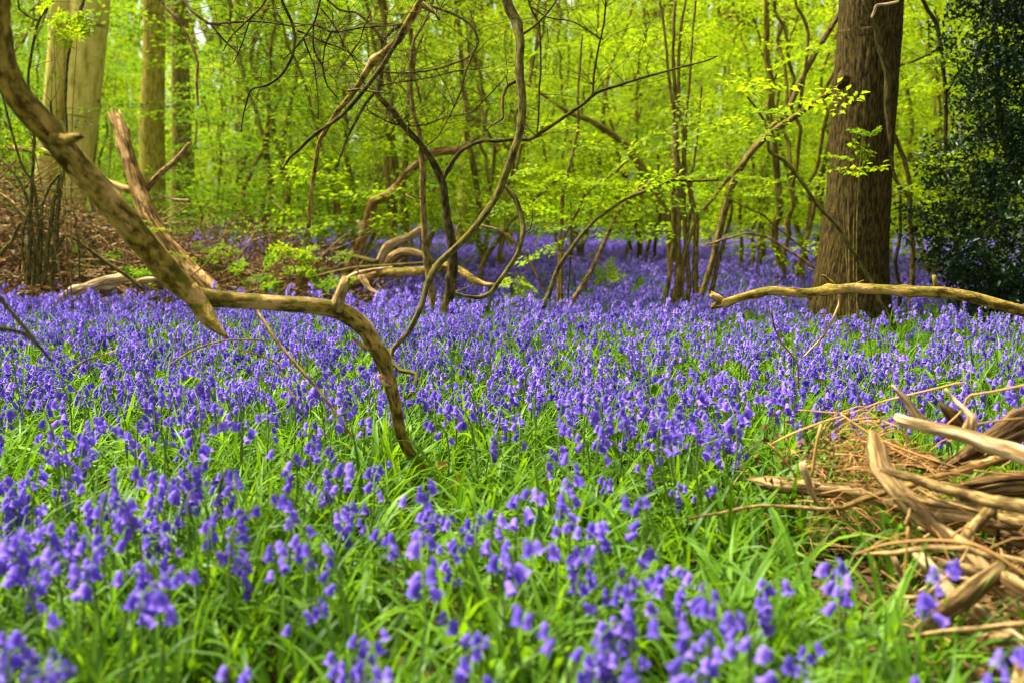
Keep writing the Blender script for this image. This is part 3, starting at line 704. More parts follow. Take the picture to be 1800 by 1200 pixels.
stick('wood_fragment', 'small pale wood fragment beyond the end of the weathered log', 'log', [(236, 498, 8), (250, 494, 13), (264, 492, 12), (276, 490, 6)], 8.6, 'pale_wood', None, bump=0.3)

ST = 'slender stems right of centre'
def add_leaves(t, specs, Y, n, seed, zmin=0.75):
    g = np.random.default_rng(seed); b = np.array(t.location); o = []
    for s_ in specs:
        c = catmull(trace(s_, Y)[0], 0.08); c = c[c[:, 2] > zmin]
        if len(c): o.append(c[g.integers(0, len(c), max(1, n // len(specs)))])
    if not o: return
    o = np.vstack(o) - b; k = len(o); th = g.uniform(0, 6.28, k)
    o[:, :2] += np.stack([np.cos(th), np.sin(th)], -1) * g.uniform(0.05, 0.3, k)[:, None]
    link('foliage', crown_mesh('foliage', M['hazel_leaf'], o, th, g.normal(size=k) * 0.25, g.uniform(0.3, 0.65, k), seed, leafscale=1.05), t)
def sapling(label, specs, Y, mat, twigs=5, seed=0, name='hazel_sapling', group=ST):
    t = sapling_(label, specs, Y, mat, twigs, seed, name, group)
    if twigs > 1: add_leaves(t, specs, Y, twigs * 3 + 2, seed)
    return t
def sapling_(label, specs, Y, mat, twigs, seed, name, group):
    return plant(name, label, 'tree', [('stem', s, Y) if k == 0 else ('branch', s, Y) for k, s in enumerate(specs)], mat, group, twigs=twigs, tseed=seed, tw=dict(lmin=0.2, lmax=0.7, rmax=0.003))
sapling('long stem bowing right from the bluebells under the leafy hazels', [[(948, 560, 13), (956, 536, 12), (975, 490, 10), (998, 443, 9), (1017, 418, 8), (1052, 383, 7), (1098, 352, 7), (1145, 331, 7), (1185, 316, 7), (1227, 318, 6), (1264, 316, 6)]], 7.4, 'green_bark', 4, 200)
sapling('straight pale leaning pole with a broken top', [[(1000, 545, 10), (1007, 526, 10), (1040, 474, 10), (1063, 422, 9), (1084, 380, 9), (1105, 348, 8), (1124, 334, 8), (1144, 320, 6)]], 8.0, 'stick', 1, 201)
sapling('upright brown stem beside the forked pale twig', [[(982, 540, 12), (982, 500, 11), (984, 443, 9), (986, 373, 9), (990, 336, 8), (1003, 285, 7), (1014, 230, 6), (1018, 150, 5), (1024, 60, 4)]], 8.2, 'hazel_bark', 5, 202)
sapling('pale twisting stem forking into a dark branch at its top', [[(988, 540, 8), (988, 500, 7), (986, 432, 7), (1000, 397, 6), (1014, 372, 6), (1026, 345, 6), (1029, 315, 4)], [(1026, 346, 6), (1045, 327, 6), (1063, 315, 5), (1085, 300, 5), (1102, 284, 5), (1108, 270, 4)]], 8.1, 'hazel_bark', 3, 203)
sapling('thin dark upright stem between the two leaning poles', [[(999, 540, 4), (1000, 500, 4), (1003, 443, 4), (1004, 400, 3), (1003, 350, 3)]], 8.3, 'dark_bark', 2, 204)
sapling('grey stem leaning right with bowed side twig left of the poles', [[(832, 530, 12), (842, 478, 12), (853, 450, 11), (869, 427, 11), (892, 395, 9), (920, 376, 8), (940, 350, 7), (975, 320, 6), (1010, 300, 5)]], 11.0, 'hazel_bark', 4, 205)
sapling('thin arched twig dropping right behind the looping limb', [[(958, 512, 5), (942, 478, 6), (919, 446, 6), (900, 419, 6), (871, 403, 5), (838, 396, 4)]], 8.6, 'stick', 1, 206)
CP = [
    [(1166, 545, 10), (1168, 527, 10), (1178, 478, 9), (1183, 420, 9), (1182, 362, 8), (1187, 303, 8), (1184, 200, 7), (1172, 100, 6), (1160, 0, 5)],
    [(1192, 545, 15), (1192, 513, 15), (1194, 455, 14), (1193, 397, 13), (1192, 338, 13), (1191, 280, 12), (1186, 180, 9), (1180, 90, 7), (1190, 0, 6)],
    [(1226, 540, 13), (1224, 504, 13), (1224, 432, 12), (1222, 385, 12), (1214, 338, 10), (1203, 280, 9), (1192, 150, 7), (1200, 40, 6), (1210, -30, 5)],
    [(1210, 540, 11), (1210, 513, 11), (1208, 443, 10), (1203, 373, 9), (1201, 303, 9), (1206, 220, 7), (1215, 120, 5), (1222, 0, 4)],
    [(1179, 545, 11), (1182, 523, 10), (1196, 478, 9), (1206, 432, 9), (1222, 392, 8), (1238, 362, 8), (1271, 324, 9), (1300, 294, 10), (1317, 273, 11), (1350, 236, 12), (1400, 201, 12), (1440, 176, 11), (1468, 156, 10)],
    [(1202, 540, 7), (1200, 500, 7), (1205, 440, 6), (1212, 380, 6), (1216, 320, 5), (1225, 240, 5), (1235, 150, 4)]]
sapling('dense clump of hazel stems right of centre with long arching pole', CP, 8.4, 'hazel_bark', 3, 220, 'coppiced_hazel', None)
sapling('twin stems leaning right between the hazel clump and the oak', [
    [(1226, 545, 12), (1232, 523, 12), (1250, 467, 13), (1259, 425, 14), (1273, 373, 15), (1287, 327, 15), (1300, 300, 14), (1322, 262, 12), (1360, 220, 11), (1388, 186, 11), (1412, 134, 11), (1434, 87, 12), (1474, 28, 12), (1500, -20, 12)],
    [(1246, 540, 11), (1250, 513, 10), (1264, 455, 9), (1278, 411, 8), (1284, 375, 6), (1286, 340, 4)],
    [(1406, 190, 7), (1412, 150, 7), (1419, 100, 7), (1422, 60, 7), (1412, 30, 7), (1402, 14, 6), (1396, -20, 5)]], 8.6, 'hazel_bark', 4, 230, 'hazel_sapling')
sapling('arching brown trunk bending left over the stems right of centre', [[(1192, 540, 20), (1184, 480, 19), (1178, 395, 19), (1166, 366, 19), (1146, 326, 18), (1122, 282, 17), (1100, 254, 15), (1080, 238, 14), (1034, 210, 12), (1000, 197, 10), (960, 170, 8), (930, 150, 6)]], 12, 'far_bark', 8, 240, 'arching_tree')
sapling('dark short trunk behind the leaning poles', [[(1128, 490, 10), (1126, 470, 10), (1124, 420, 9), (1112, 372, 9), (1104, 340, 8), (1096, 300, 6)]], 14, 'dark_bark', 3, 241)
sapling('dark slim trunk behind the hazel clump', [[(1150, 480, 8), (1152, 430, 8), (1158, 390, 7), (1160, 340, 6), (1155, 270, 5)]], 15, 'dark_bark', 3, 242)
sapling('diagonal pole leaning across the foot of the oak', [[(1572, 580, 9), (1563, 557, 9), (1547, 530, 9), (1520, 477, 9), (1483, 413, 8), (1433, 357, 8), (1397, 300, 8), (1378, 280, 8), (1352, 264, 7), (1345, 217, 6), (1313, 170, 4)]], 6.9, 'green_bark', 2, 243, 'leaning_pole')
sapling('pale arching twig dipping to the left foot of the oak', [[(1437, 474, 5), (1400, 450, 6), (1370, 430, 6), (1347, 417, 6), (1310, 410, 5), (1277, 420, 5), (1233, 434, 4)]], 7.9, 'stick', 1, 244)
sapling('thin twig above the pale arching twig by the oak', [[(1440, 454, 4), (1407, 433, 4), (1367, 400, 4), (1345, 382, 4), (1323, 370, 4), (1280, 350, 3)]], 8.3, 'hazel_bark', 1, 245)
sapling('slim stem at the right side of the oak trunk', [[(1601, 590, 12), (1600, 540, 11), (1603, 470, 11), (1603, 400, 11), (1598, 340, 10), (1593, 285, 10), (1580, 255, 9), (1566, 230, 8)], [(1600, 350, 8), (1585, 330, 8), (1575, 315, 7), (1566, 302, 6)]], 7.9, 'hazel_bark', 4, 246)
sapling('second slim stem close behind the oak on its right', [[(1582, 580, 9), (1580, 520, 9), (1575, 460, 8), (1582, 400, 7), (1580, 340, 6), (1572, 300, 5)]], 8.1, 'green_bark', 3, 247)
sapling('bent dark sapling between the oak and the holly', [[(1694, 560, 10), (1690, 470, 10), (1682, 410, 10), (1673, 350, 9), (1664, 284, 9), (1662, 167, 9), (1657, 93, 9), (1647, 43, 9), (1630, 15, 8), (1612, -20, 8)], [(1650, 87, 6), (1620, 102, 5), (1578, 116, 4)], [(1662, 170, 5), (1690, 120, 5), (1735, 70, 4), (1760, 40, 4)]], 8.8, 'dark_bark', 5, 248)
sapling('slim stem far behind the level branch left of the oak', [[(1303, 470, 9), (1302, 430, 8), (1300, 380, 8), (1304, 320, 6)]], 13, 'far_bark', 2, 249)

WS = 1.0
# ================================================================== holly
def holly():
    base = np.array((P(1900, 500, 7.6)[0], 7.6, 0.0))
    t = thing('holly_bush', 'dark glossy holly bush filling the right edge behind the level branch', 'bush', base)
    g = np.random.default_rng(9)
    for i in range(5):
        a = i * 1.3; d = np.array((math.cos(a), math.sin(a), 0)) * 0.35
        pts = np.array([d * 0.2, d + (0, 0, 0.8), d * 1.8 + (0, 0, 1.8), d * 2.2 + (0, 0, 3.0)])
        link('stem', limb_mesh('stem', tube(pts, [0.04, 0.035, 0.025, 0.01], 8, 0.1, wob=0.08), M['dark_bark'], (0, 0, 0)), t)
    # leafy shoots: clumps at the end of stubby branches, denser low down
    Pn, An, Nn, Sn = [], [], [], []
    for k in range(2700):
        z = g.uniform(0.12, 3.6)
        rmax = np.interp(z, [0, 0.5, 1.0, 1.5, 2.2, 2.9, 3.6], [0.85, 1.12, 1.06, 0.86, 0.76, 0.84, 0.8])
        th = g.uniform(0, 2 * math.pi); rr = rmax * math.sqrt(g.uniform(0.18, 1)) * (0.62 + 0.76 * float(vnoise(np.array([math.cos(th) * 2.5 + 5, math.sin(th) * 2.5 + 5, z * 2.2]), 4)))
        c = np.array((math.cos(th) * rr, math.sin(th) * rr, z))
        d = np.array((math.cos(th), math.sin(th), 0.25)); m = 22
        s_ = g.uniform(0, 1, m)
        Pn.append(c + d[None] * (s_[:, None] * 0.22) + g.normal(size=(m, 3)) * 0.03)
        An.append(d[None] * 0.4 + g.normal(size=(m, 3)) * 0.8); Nn.append(np.array((0, 0, 1.0)) + g.normal(size=(m, 3)) * 0.5)
        Sn.append(g.uniform(0.035, 0.06, m))
    Pn, An, Nn, Sn = map(np.concatenate, (Pn, An, Nn, Sn))
    V, Fc = leaf_mesh_arrays(Pn, An, Nn, Sn, 0.5, 0.2)
    link('crown', mesh_np('crown', V, Fc, [M['holly_leaf']], attrs={'tint': ('FLOAT', 'FACE', np.repeat(g.random(len(Pn)), 4))}, smooth=False), t)
holly()

# ================================================================== understorey of the wood behind
def shrub_template(seed, H, spread, nst, nspr, mat, low=0.9):
    nspr = int(nspr * 0.95); low = max(low, 0.62)
    g = np.random.default_rng(seed)
    t = thing('hazel_tree', '', 'tree', (0, 0, -50))
    orig, azm, pit, scl = [], [], [], []
    stems = []
    for i in range(nst):
        a = 2 * math.pi * i / nst + g.normal() * 0.4; d = np.array((math.cos(a), math.sin(a), 0)); s_ = spread * g.uniform(0.5, 1.1); h = H * g.uniform(0.75, 1.1)
        pts = np.array([d * 0.1 + (0, 0, -0.1), d * s_ * 0.2 + (0, 0, h * 0.28), d * s_ * 0.45 + (0, 0, h * 0.55), d * s_ * 0.8 + (0, 0, h * 0.82), d * s_ * 1.2 + (0, 0, h)])
        pts[1:] += g.normal(size=(4, 3)) * (0.12, 0.12, 0.0)
        r0 = g.uniform(0.02, 0.045)
        link('stem', limb_mesh('stem', tube(pts, r0 * np.array((1, 0.85, 0.65, 0.4, 0.12)), 7, 0.15, wob=0.12), M['far_bark'], (0, 0, 0)), t)
        stems.append((pts, a))
    for k in range(nspr):
        pts, a = stems[g.integers(0, nst)]
        z = low + (H * 1.05 - low) * g.random() ** 1.45
        p = np.array([np.interp(z, pts[:, 2], pts[:, j]) for j in range(3)]); p[2] = z
        az_ = a + g.normal() * 1.1
        off = g.uniform(0, 0.9) ** 1.2
        p[:2] += np.array((math.cos(az_), math.sin(az_))) * off
        orig.append(p); azm.append(az_ + g.normal() * 0.4); pit.append(g.normal() * 0.22 + 0.02); scl.append(g.uniform(0.7, 1.35))
    link('crown', crown_mesh('crown', M[mat], np.array(orig), azm, pit, scl, seed), t)
    return t
TPL = [shrub_template(300, 5.0, 1.5, 4, 170, 'hazel_leaf', 0.55), shrub_template(301, 6.2, 1.3, 5, 180, 'hazel_leaf', 0.7), shrub_template(302, 4.2, 1.7, 5, 165, 'hazel_leaf', 0.45),
       shrub_template(303, 7.2, 1.2, 4, 190, 'hazel_leaf', 0.9), shrub_template(304, 5.6, 1.8, 5, 175, 'dim_leaf', 0.6), shrub_template(305, 6.8, 1.6, 4, 200, 'dim_leaf', 0.7)]
used = set()
def place_shrub(k, x, y, rz, s):
    t = TPL[k]
    o = t if k not in used else copy_tree(t)
    used.add(k)
    o.location = (x, y, float(ground_z(x, y)) - 0.02); o.rotation_euler = (0, 0, rz); o.scale = (s, s, s * random.uniform(0.9, 1.1))
    u = px_of((x, y, 1.5))[0]
    far = y > 25
    if u < 330: w = 'behind the beech and ash trunks at left'
    elif u < 640: w = 'above the brushwood left of centre'
    elif u < 1000: w = 'behind the forked hazel in the centre'
    elif u < 1420: w = 'behind the slender stems right of centre'
    else: w = 'behind the oak and holly at right'
    o['label'] = ('distant lime green leafy hazel ' if far else 'lime green leafy hazel ') + w
    o['group'] = ('distant hazels ' if far else 'leafy hazels ') + w
g = np.random.default_rng(77)
spots = []
# nearer leafy hazels at chosen places: pixel column, distance, template
for u, Y, k in [(620, 12.5, 0), (860, 13.0, 1), (1010, 15.5, 1), (1330, 13.5, 3), (1120, 16.0, 0), (740, 15.0, 1), (470, 14.0, 4), (1440, 13.0, 0), (1640, 12.0, 1), (1760, 10.8, 2), (1560, 15, 3), (380, 17.5, 5), (180, 17.5, 4), (30, 15.5, 5), (-120, 12.5, 4), (1250, 19, 3), (900, 19, 3), (560, 18.5, 1), (1385, 10.4, 1), (700, 10.8, 3)]:
    spots.append(((u - 900) / F * Y, Y, k))
tries = 0
while len(spots) < 115 and tries < 6000:
    tries += 1
    Y = g.uniform(25, 48); x = g.uniform(-0.62, 0.62) * Y
    if all((x - a) ** 2 + (Y - b_) ** 2 > 1.75 ** 2 for a, b_, _ in spots):
        spots.append((x, Y, int(g.choice(6, p=[.2, .18, .14, .18, .15, .15]))))
for x, Y, k in spots:
    place_shrub(k, x, Y, g.uniform(0, 6.28), g.uniform(0.85, 1.2) * (1.0 if Y < 25 else 1.25))
by = {}
for o in list(COL.objects):
    if o.name.startswith('hazel_tree') and o['label'].startswith('lime'): by.setdefault(o['label'], []).append(o)
ORD = ['leftmost', 'second from left', 'third from left', 'fourth from left', 'fifth from left', 'sixth from left', 'seventh from left', 'eighth from left', 'ninth from left', 'tenth from left', 'eleventh from left', 'twelfth from left']
for lab, os_ in by.items():
    os_.sort(key=lambda o: px_of(o.location)[0])
    if len(os_) > 1:
        for q, o in enumerate(os_): o['label'] = ORD[min(q, 11)] + ' ' + lab

# far wood reading as one mass
def far_wood():
    vs = []
    for i in range(3):
        p, a, n_, s = SPRAYS[i]
        V, Fc = leaf_mesh_arrays(p * 2.2, a, n_, s * 2.4)
        vs.append(template('leaf_spray', mesh_np('leaf_spray', V, Fc, [M['hazel_leaf'] if i else M['dim_leaf']], attrs={'tint': ('FLOAT', 'FACE', np.repeat(np.random.default_rng(i).random(len(p)), 4))}, smooth=False)))
    tr = tube(np.array([(0, 0, -0.2), (0.1, 0.1, 4), (0.05, -0.1, 9), (0, 0, 13)]), [0.2, 0.16, 0.12, 0.05], 8, 0.6)
    vs.append(template('trunk', limb_mesh('far_trunk', tr, M['far_bark'], (0, 0, 0))))
    g = np.random.default_rng(12)
    n = 6500
    y = g.uniform(47, 66, n); x = g.uniform(-0.75, 0.75, n) * y; z = 0.3 + 13.5 * g.random(n) ** 1.5
    keep = g.random(n) < np.where((x / y < -0.08) & (z > 3), 0.2, 0.6); x, y, z = x[keep], y[keep], z[keep]; n = len(x)
    idx = g.integers(0, 4, n); idx = np.where(idx == 3, 1, idx)
    nt_ = 90
    y2 = g.uniform(46, 66, nt_); x2 = g.uniform(-0.75, 0.75, nt_) * y2
    pts = np.vstack([np.stack([x, y, z], -1), np.stack([x2, y2, x2 * 0], -1)])
    rot = np.vstack([np.stack([g.normal(size=n) * 0.3, g.normal(size=n) * 0.3, g.uniform(0, 6.28, n)], -1), np.zeros((nt_, 3))])
    # the join node lists its inputs last to first
    order = {0: 3, 1: 2, 2: 1, 3: 0}
    ii = np.concatenate([idx, np.full(nt_, 3)])
    scatter('far_wood', pts, rot, np.concatenate([g.uniform(0.7, 1.4, n), g.uniform(0.7, 1.6, nt_)]), ii, vs, 'far-off mass of bright green woodland at the back', 'woodland')
far_wood()

# ================================================================== bluebells
def bell_arrays(L=0.019, r=0.0046, seg=12, lod=0):
    if lod == 0:
        prof = [(0.0, 0.25), (0.12, 0.8), (0.38, 1.0), (0.68, 1.08), (0.86, 1.35)]
    elif lod == 1:
        prof = [(0.0, 0.3), (0.3, 1.0), (0.8, 1.2)]
    else:
        prof = [(0.0, 0.4), (0.7, 1.15)]
    th = np.arange(seg) * 2 * math.pi / seg
    V = [np.stack([np.cos(th) * r * q, np.sin(th) * r * q, np.full(seg, -z * L)], -1) for z, q in prof]
    even = (np.arange(seg) % 2 == 0)
    rt = np.where(even, 2.3, 1.25) * r; zt = np.where(even, 0.90, 0.84) * L
    V.append(np.stack([np.cos(th) * rt, np.sin(th) * rt, -zt - (0.06 * L if lod else 0)], -1))
    n = len(V); V = np.vstack(V)
    i = np.arange(n - 1)[:, None] * seg; k = np.arange(seg)[None]; k2 = (k + 1) % seg
    return V, np.stack([i + k, i + k2, i + seg + k2, i + seg + k], -1).reshape(-1, 4)
def strap_leaf(L, w, a, bend, g, nseg=6):
    """arched grass-like leaf; returns V, Q"""
    d = np.array((math.cos(a), math.sin(a), 0)); sd_ = np.array((-d[1], d[0], 0)); tw = g.normal() * 0.5
    ang = R(g.uniform(66, 86)); p = d * 0.008; V = []
    for i in range(nseg + 1):
        t = i / nseg
        ww = w * (0.55 + 0.45 * math.sin(math.pi * min(t * 1.15 + 0.12, 1))) * (1 - t ** 4 * 0.97)
        up = -d * math.sin(ang) + np.array((0, 0, math.cos(ang)))
        s2 = sd_ * math.cos(tw * t) + up * math.sin(tw * t)
        V += [p - s2 * ww / 2 + up * ww * 0.18, p.copy(), p + s2 * ww / 2 + up * ww * 0.18]
        p = p + (d * math.cos(ang) + np.array((0, 0, math.sin(ang)))) * L / nseg
        ang -= R(bend) / nseg * (0.5 + t)
    Q = []
    for i in range(nseg):
        for j in range(2): Q.append((i * 3 + j, i * 3 + j + 1, i * 3 + j + 4, i * 3 + j + 3))
    return np.array(V), np.array(Q)
def flower_layout(seed):
    """stem curve and bell placements for one plant"""
    g = np.random.default_rng(seed)
    H = g.uniform(0.28, 0.39); nod = g.uniform(0.045, 0.11); lean = g.normal() * 0.025
    pts = np.array([(0, 0, -0.02), (lean * 0.3, 0.0, H * 0.35), (lean * 0.8, g.normal() * 0.006, H * 0.7), (lean + nod * 0.25, g.normal() * 0.008, H * 0.92), (lean + nod * 0.7, g.normal() * 0.008, H * 0.985), (lean + nod, 0, H * 0.96)])
    c = catmull(pts, 0.006); n = len(c)
    nb = int(g.integers(5, 11)); bells = []
    for k in range(nb):
        f = 0.70 + 0.30 * (k + 0.3) / nb
        p = c[min(int(f * n), n - 1)]
        a = g.normal() * 0.95 + (math.pi if g.random() < 0.12 else 0)
        out = np.array((math.cos(a), math.sin(a), 0))
        q = p + out * g.uniform(0.009, 0.022) + np.array((0, 0, g.uniform(-0.002, 0.006)))
        tilt = g.uniform(0.1, 0.75) * (1.1 - 0.6 * k / nb)
        s_ = g.uniform(0.85, 1.2) * (1.0 - 0.25 * k / nb)
        # bell hangs along -z; tilt it outwards about the axis square to 'out'
        m = Matrix.Translation(q) @ Matrix.Rotation(a, 4, 'Z') @ Matrix.Rotation(-tilt, 4, 'Y') @ Matrix.Scale(s_ * g.uniform(1.2, 1.55), 4)
        bells.append((m, p, q))
    leaves = [strap_leaf(g.uniform(0.2, 0.36), g.uniform(0.009, 0.014), g.uniform(0, 6.28), g.uniform(60, 150), g) for _ in range(4)]
    return pts, bells, leaves
def stem_geo(pts, bells, sides=6, step=0.03, ped=True):
    gs = [tube(pts, [0.0028, 0.0027, 0.0024, 0.0018, 0.0014, 0.001], sides, step, 0.02)]
    if ped:
        for m, p, q in bells:
            gs.append(tube(np.array([p, (p + q) / 2 + (0, 0, 0.003), q]), [0.0009, 0.0008, 0.0008], 4, 0.01, 0.0))
    return merge(gs)
def tintc(n, g): return ('FLOAT', 'FACE', np.clip(np.full(n, g.uniform(0.1, 0.9)) + g.normal(size=n) * 0.12, 0, 1))

gB = np.random.default_rng(21)
bV, bQ = bell_arrays()
BELL_ME = [mesh_np('bell', bV, bQ, [M['petal']], attrs={'tint': ('FLOAT', 'FACE', np.full(len(bQ), t_))}) for t_ in (0.15, 0.45, 0.75)]
NEAR = []
for k in range(6):
    pts, bells, leaves = flower_layout(500 + k)
    sm = stem_geo(pts, bells)
    stem_me = mesh_np('stem', sm[0], [sm[1], sm[2]], [M['flower_stem']], attrs={'tint': ('FLOAT', 'FACE', np.full(len(sm[1]) + len(sm[2]), 0.5))})
    lms = [mesh_np('leaf', V, Q, [M['strap']], attrs={'tint': tintc(len(Q), gB)}) for V, Q in leaves]
    NEAR.append((stem_me, [(m, BELL_ME[int(gB.integers(0, 3))]) for m, _, _ in bells], lms))
def merged_plant(seed, lod, leaves_n):
    pts, bells, leaves = flower_layout(seed); g = np.random.default_rng(seed)
    Vs, Qs, Ts, mi_q, mi_t, tq, tt, o = [], [], [], [], [], [], [], 0
    sg = stem_geo(pts, bells, 5 if lod < 2 else 3, 0.05 if lod < 2 else 0.15, ped=lod == 0)
    Vs.append(sg[0]); Qs.append(sg[1]); Ts.append(sg[2]); mi_q += [0] * len(sg[1]); mi_t += [0] * len(sg[2]); tq += [0.5] * len(sg[1]); tt += [0.5] * len(sg[2]); o = len(sg[0])
    v0, q0 = bell_arrays(seg=(12, 6, 4)[lod], lod=lod)
    base_t = g.uniform(0.1, 0.9)
    for m, p, q in bells if lod < 2 else bells[::1]:
        mm = np.array(m); sc_ = 1.0 if lod < 2 else 1.3
        Vs.append((v0 * sc_) @ mm[:3, :3].T + mm[:3, 3]); Qs.append(q0 + o); o += len(v0)
        mi_q += [1] * len(q0); tq += [float(np.clip(base_t + g.normal() * 0.18, 0, 1))] * len(q0)
    for V, Q in leaves[:leaves_n]:
        Vs.append(V); Qs.append(Q + o); o += len(V); mi_q += [2] * len(Q); tq += [g.random()] * len(Q)
    return mesh_np('bluebell_plant', np.vstack(Vs), [np.vstack(Qs), np.vstack(Ts)], [M['flower_stem'], M['petal'], M['strap']], mi=mi_q + mi_t, attrs={'tint': ('FLOAT', 'FACE', tq + tt)})

PILE = [(P(1620, 880, 2.6)[0], 2.55, 0.55, 0.42), (P(1790, 1000, 2.1)[0], 2.1, 0.44, 0.62), (P(1800, 800, 2.7)[0] + 0.1, 2.75, 0.55, 0.35)]
def flower_density(x, y):
    p = np.stack([x * 0.9, y * 0.9, x * 0], -1)
    d = 0.30 + 1.5 * np.clip(fbm(p, 15, 2) - 0.22, 0, 1)
    p2 = np.stack([x * 3.2, y * 3.2, x * 0], -1)
    d = d * np.clip(2.2 * vnoise(p2, 8) - 0.15, 0.15, 1.5) * np.where(y < 3.2, 0.72, 1.0) * np.where(x < -0.2, 1.2, 1.0)
    for a, b_, ra, rb in PILE:
        d = np.where(((x - a) / ra) ** 2 + ((y - b_) / rb) ** 2 < 1, 0, d)
    # leafy, almost flowerless patch beside the log pile
    d = np.where(((x - 0.75) / 0.55) ** 2 + ((y - 2.35) / 0.42) ** 2 < 1, d * 0.15, d)
    d = np.where(((x - 0.1) / 0.3) ** 2 + ((y - 2.45) / 0.25) ** 2 < 1, d * 0.75, d)
    d = np.where(y < 1.75, d * 0.6, d)
    d = np.where((x > 3.25) & (y > 6.6) & (y < 8.6), d * 0.1, d)
    ox = (1490 - 900) / F * OAK_Y
    d = np.where(((x - ox) / 0.5) ** 2 + ((y - OAK_Y + 0.35) / 0.75) ** 2 < 1, 0, d)
    d = np.where((np.abs(x + 0.34 * y / 3.3) < 0.10) & (y > 2.55) & (y < 3.45), 0, d)
    # brushwood and heap at the left
    hx = np.where((y > 8.7) & (y < 13.5) & (x < -1.75) & (x > -9), np.where((y > 11.2) & (x > -4.2), 0.7, 0.04), 1.0)
    return d * hx * np.where(y > 7, 1.15, 1.0)
def sample(y0, y1, per_m2, g, margin=0.62, extra=0.6, dens=None):
    n = int((y1 - y0) * (2 * margin * (y0 + y1) / 2 + 2 * extra) * per_m2)
    y = g.uniform(y0, y1, n * 1); x = g.uniform(-1, 1, n) * (margin * y1 + extra)
    k = np.abs(x) < margin * y + extra
    x, y = x[k], y[k]
    if dens is not None:
        k = g.random(len(x)) < dens(x, y); x, y = x[k], y[k]
    return x, y
gF = np.random.default_rng(33)
xs, ys = sample(1.0, 7.0, 190, gF, dens=flower_density)
order = np.argsort(ys)
xs, ys = xs[order], ys[order]
zs = ground_z(xs, ys)
# the three hundred that show largest become plants of their own
uv = [px_of((x, y, z + 0.34)) for x, y, z in zip(xs, ys, zs)]
near_ids = [i for i in range(len(xs)) if -20 < uv[i][0] < 1820 and uv[i][1] < 1235][:300]
rest = np.ones(len(xs), bool); rest[near_ids] = False
for i in near_ids:
    stem_me, bells, lms = NEAR[int(gF.integers(0, 6))]
    u = uv[i][0]
    row = 'blurred foreground' if uv[i][1] > 1000 else 'near'
    w = ['by the left edge', 'below the left edge twigs', 'left of the leaning branch foot', 'below the leaning branch foot', 'right of the leaning branch foot', 'left of the log pile', 'beside the log pile'][int(np.clip((u + 20) / 262, 0, 6))]
    t = thing('bluebell', row + ' violet bluebell in flower ' + w, 'flower', (xs[i], ys[i], zs[i]), row + ' bluebells ' + w)
    t.rotation_euler = (gF.normal() * 0.08, gF.normal() * 0.08, gF.uniform(0, 6.28)); s_ = gF.uniform(0.9, 1.22); t.scale = (s_, s_, s_)
    link('stem', stem_me, t)
    for m, me in bells:
        o = link('bell', me, t); o.matrix_local = m
    for me in lms: link('leaf', me, t)
def carpet(name, x, y, variants, g, label, tilt=0.1, s0=0.85, s1=1.15):
    n = len(x); z = ground_z(x, y)
    scatter(name, np.stack([x, y, z], -1), np.stack([g.normal(size=n) * tilt, g.normal(size=n) * tilt, g.uniform(0, 6.28, n)], -1), g.uniform(s0, s1, n), g.integers(0, len(variants), n), variants, label[0], label[1])
MIDV = [template('bluebell_plant', merged_plant(600 + i, 0, 3)) for i in range(8)]
FARV = [template('bluebell_plant', merged_plant(620 + i, 1, 2)) for i in range(7)]
VFARV = [template('bluebell_plant', merged_plant(640 + i, 2, 1)) for i in range(6)]
carpet('bluebell_carpet', xs[rest], ys[rest], MIDV, gF, ('mass of violet bluebells in sharp focus across the middle ground', 'bluebells'))
x, y = sample(7.0, 17.0, 175, gF, dens=flower_density)
carpet('bluebell_carpet', x, y, FARV, gF, ('violet bluebell carpet around the tree bases farther back', 'bluebells'))
x, y = sample(17.0, 48.0, 160, gF, dens=flower_density, margin=0.66)
carpet('bluebell_carpet', x, y, VFARV, gF, ('hazy lilac bluebell carpet deep in the wood', 'bluebells'), s0=0.95, s1=1.3)
# strap leaves
def tuft(seed, n, lo, hi, nseg):
    g = np.random.default_rng(seed); Vs, Qs, ts, o = [], [], [], 0
    for _ in range(n):
        V, Q = strap_leaf(g.uniform(lo, hi), g.uniform(0.010, 0.019), g.uniform(0, 6.28), g.uniform(25, 190), g, nseg)
        V[:, :2] += g.normal(size=2) * 0.02
        Vs.append(V); Qs.append(Q + o); o += len(V); ts += [g.random()] * len(Q)
    return template('leaf_tuft', mesh_np('leaf_tuft', np.vstack(Vs), np.vstack(Qs), [M['strap']], attrs={'tint': ('FLOAT', 'FACE', ts)}))
def leaf_density(x, y):
    d = 0.55 + 0.6 * vnoise(np.stack([x * 2.5, y * 2.5, x * 0], -1), 19)
    for a, b_, ra, rb in PILE:
        d = np.where(((x - a) / ra / 0.72) ** 2 + ((y - b_) / rb / 0.72) ** 2 < 1, d * 0.28, d)
    ox = (1490 - 900) / F * OAK_Y
    d = np.where(((x - ox) / 0.42) ** 2 + ((y - OAK_Y) / 0.45) ** 2 < 1, 0, d)
    return d * np.where((y > 8.9) & (y < 13) & (x < -2.0) & (x > -8), 0.08, 1.0)
TU0 = [tuft(700 + i, 7, 0.19, 0.36, 7) for i in range(8)]
TU1 = [tuft(720 + i, 7, 0.16, 0.28, 4) for i in range(6)]
x, y = sample(0.7, 7.0, 260, gF, dens=leaf_density)
carpet('strap_leaves', x, y, TU0, gF, ('lush green strap leaves arching between the near bluebells', 'leaves'), s0=0.8, s1=1.3)
x, y = sample(7.0, 20.0, 80, gF, dens=leaf_density)
carpet('strap_leaves', x, y, TU1, gF, ('green strap leaves under the farther bluebells', 'leaves'), s0=0.7, s1=1.1)

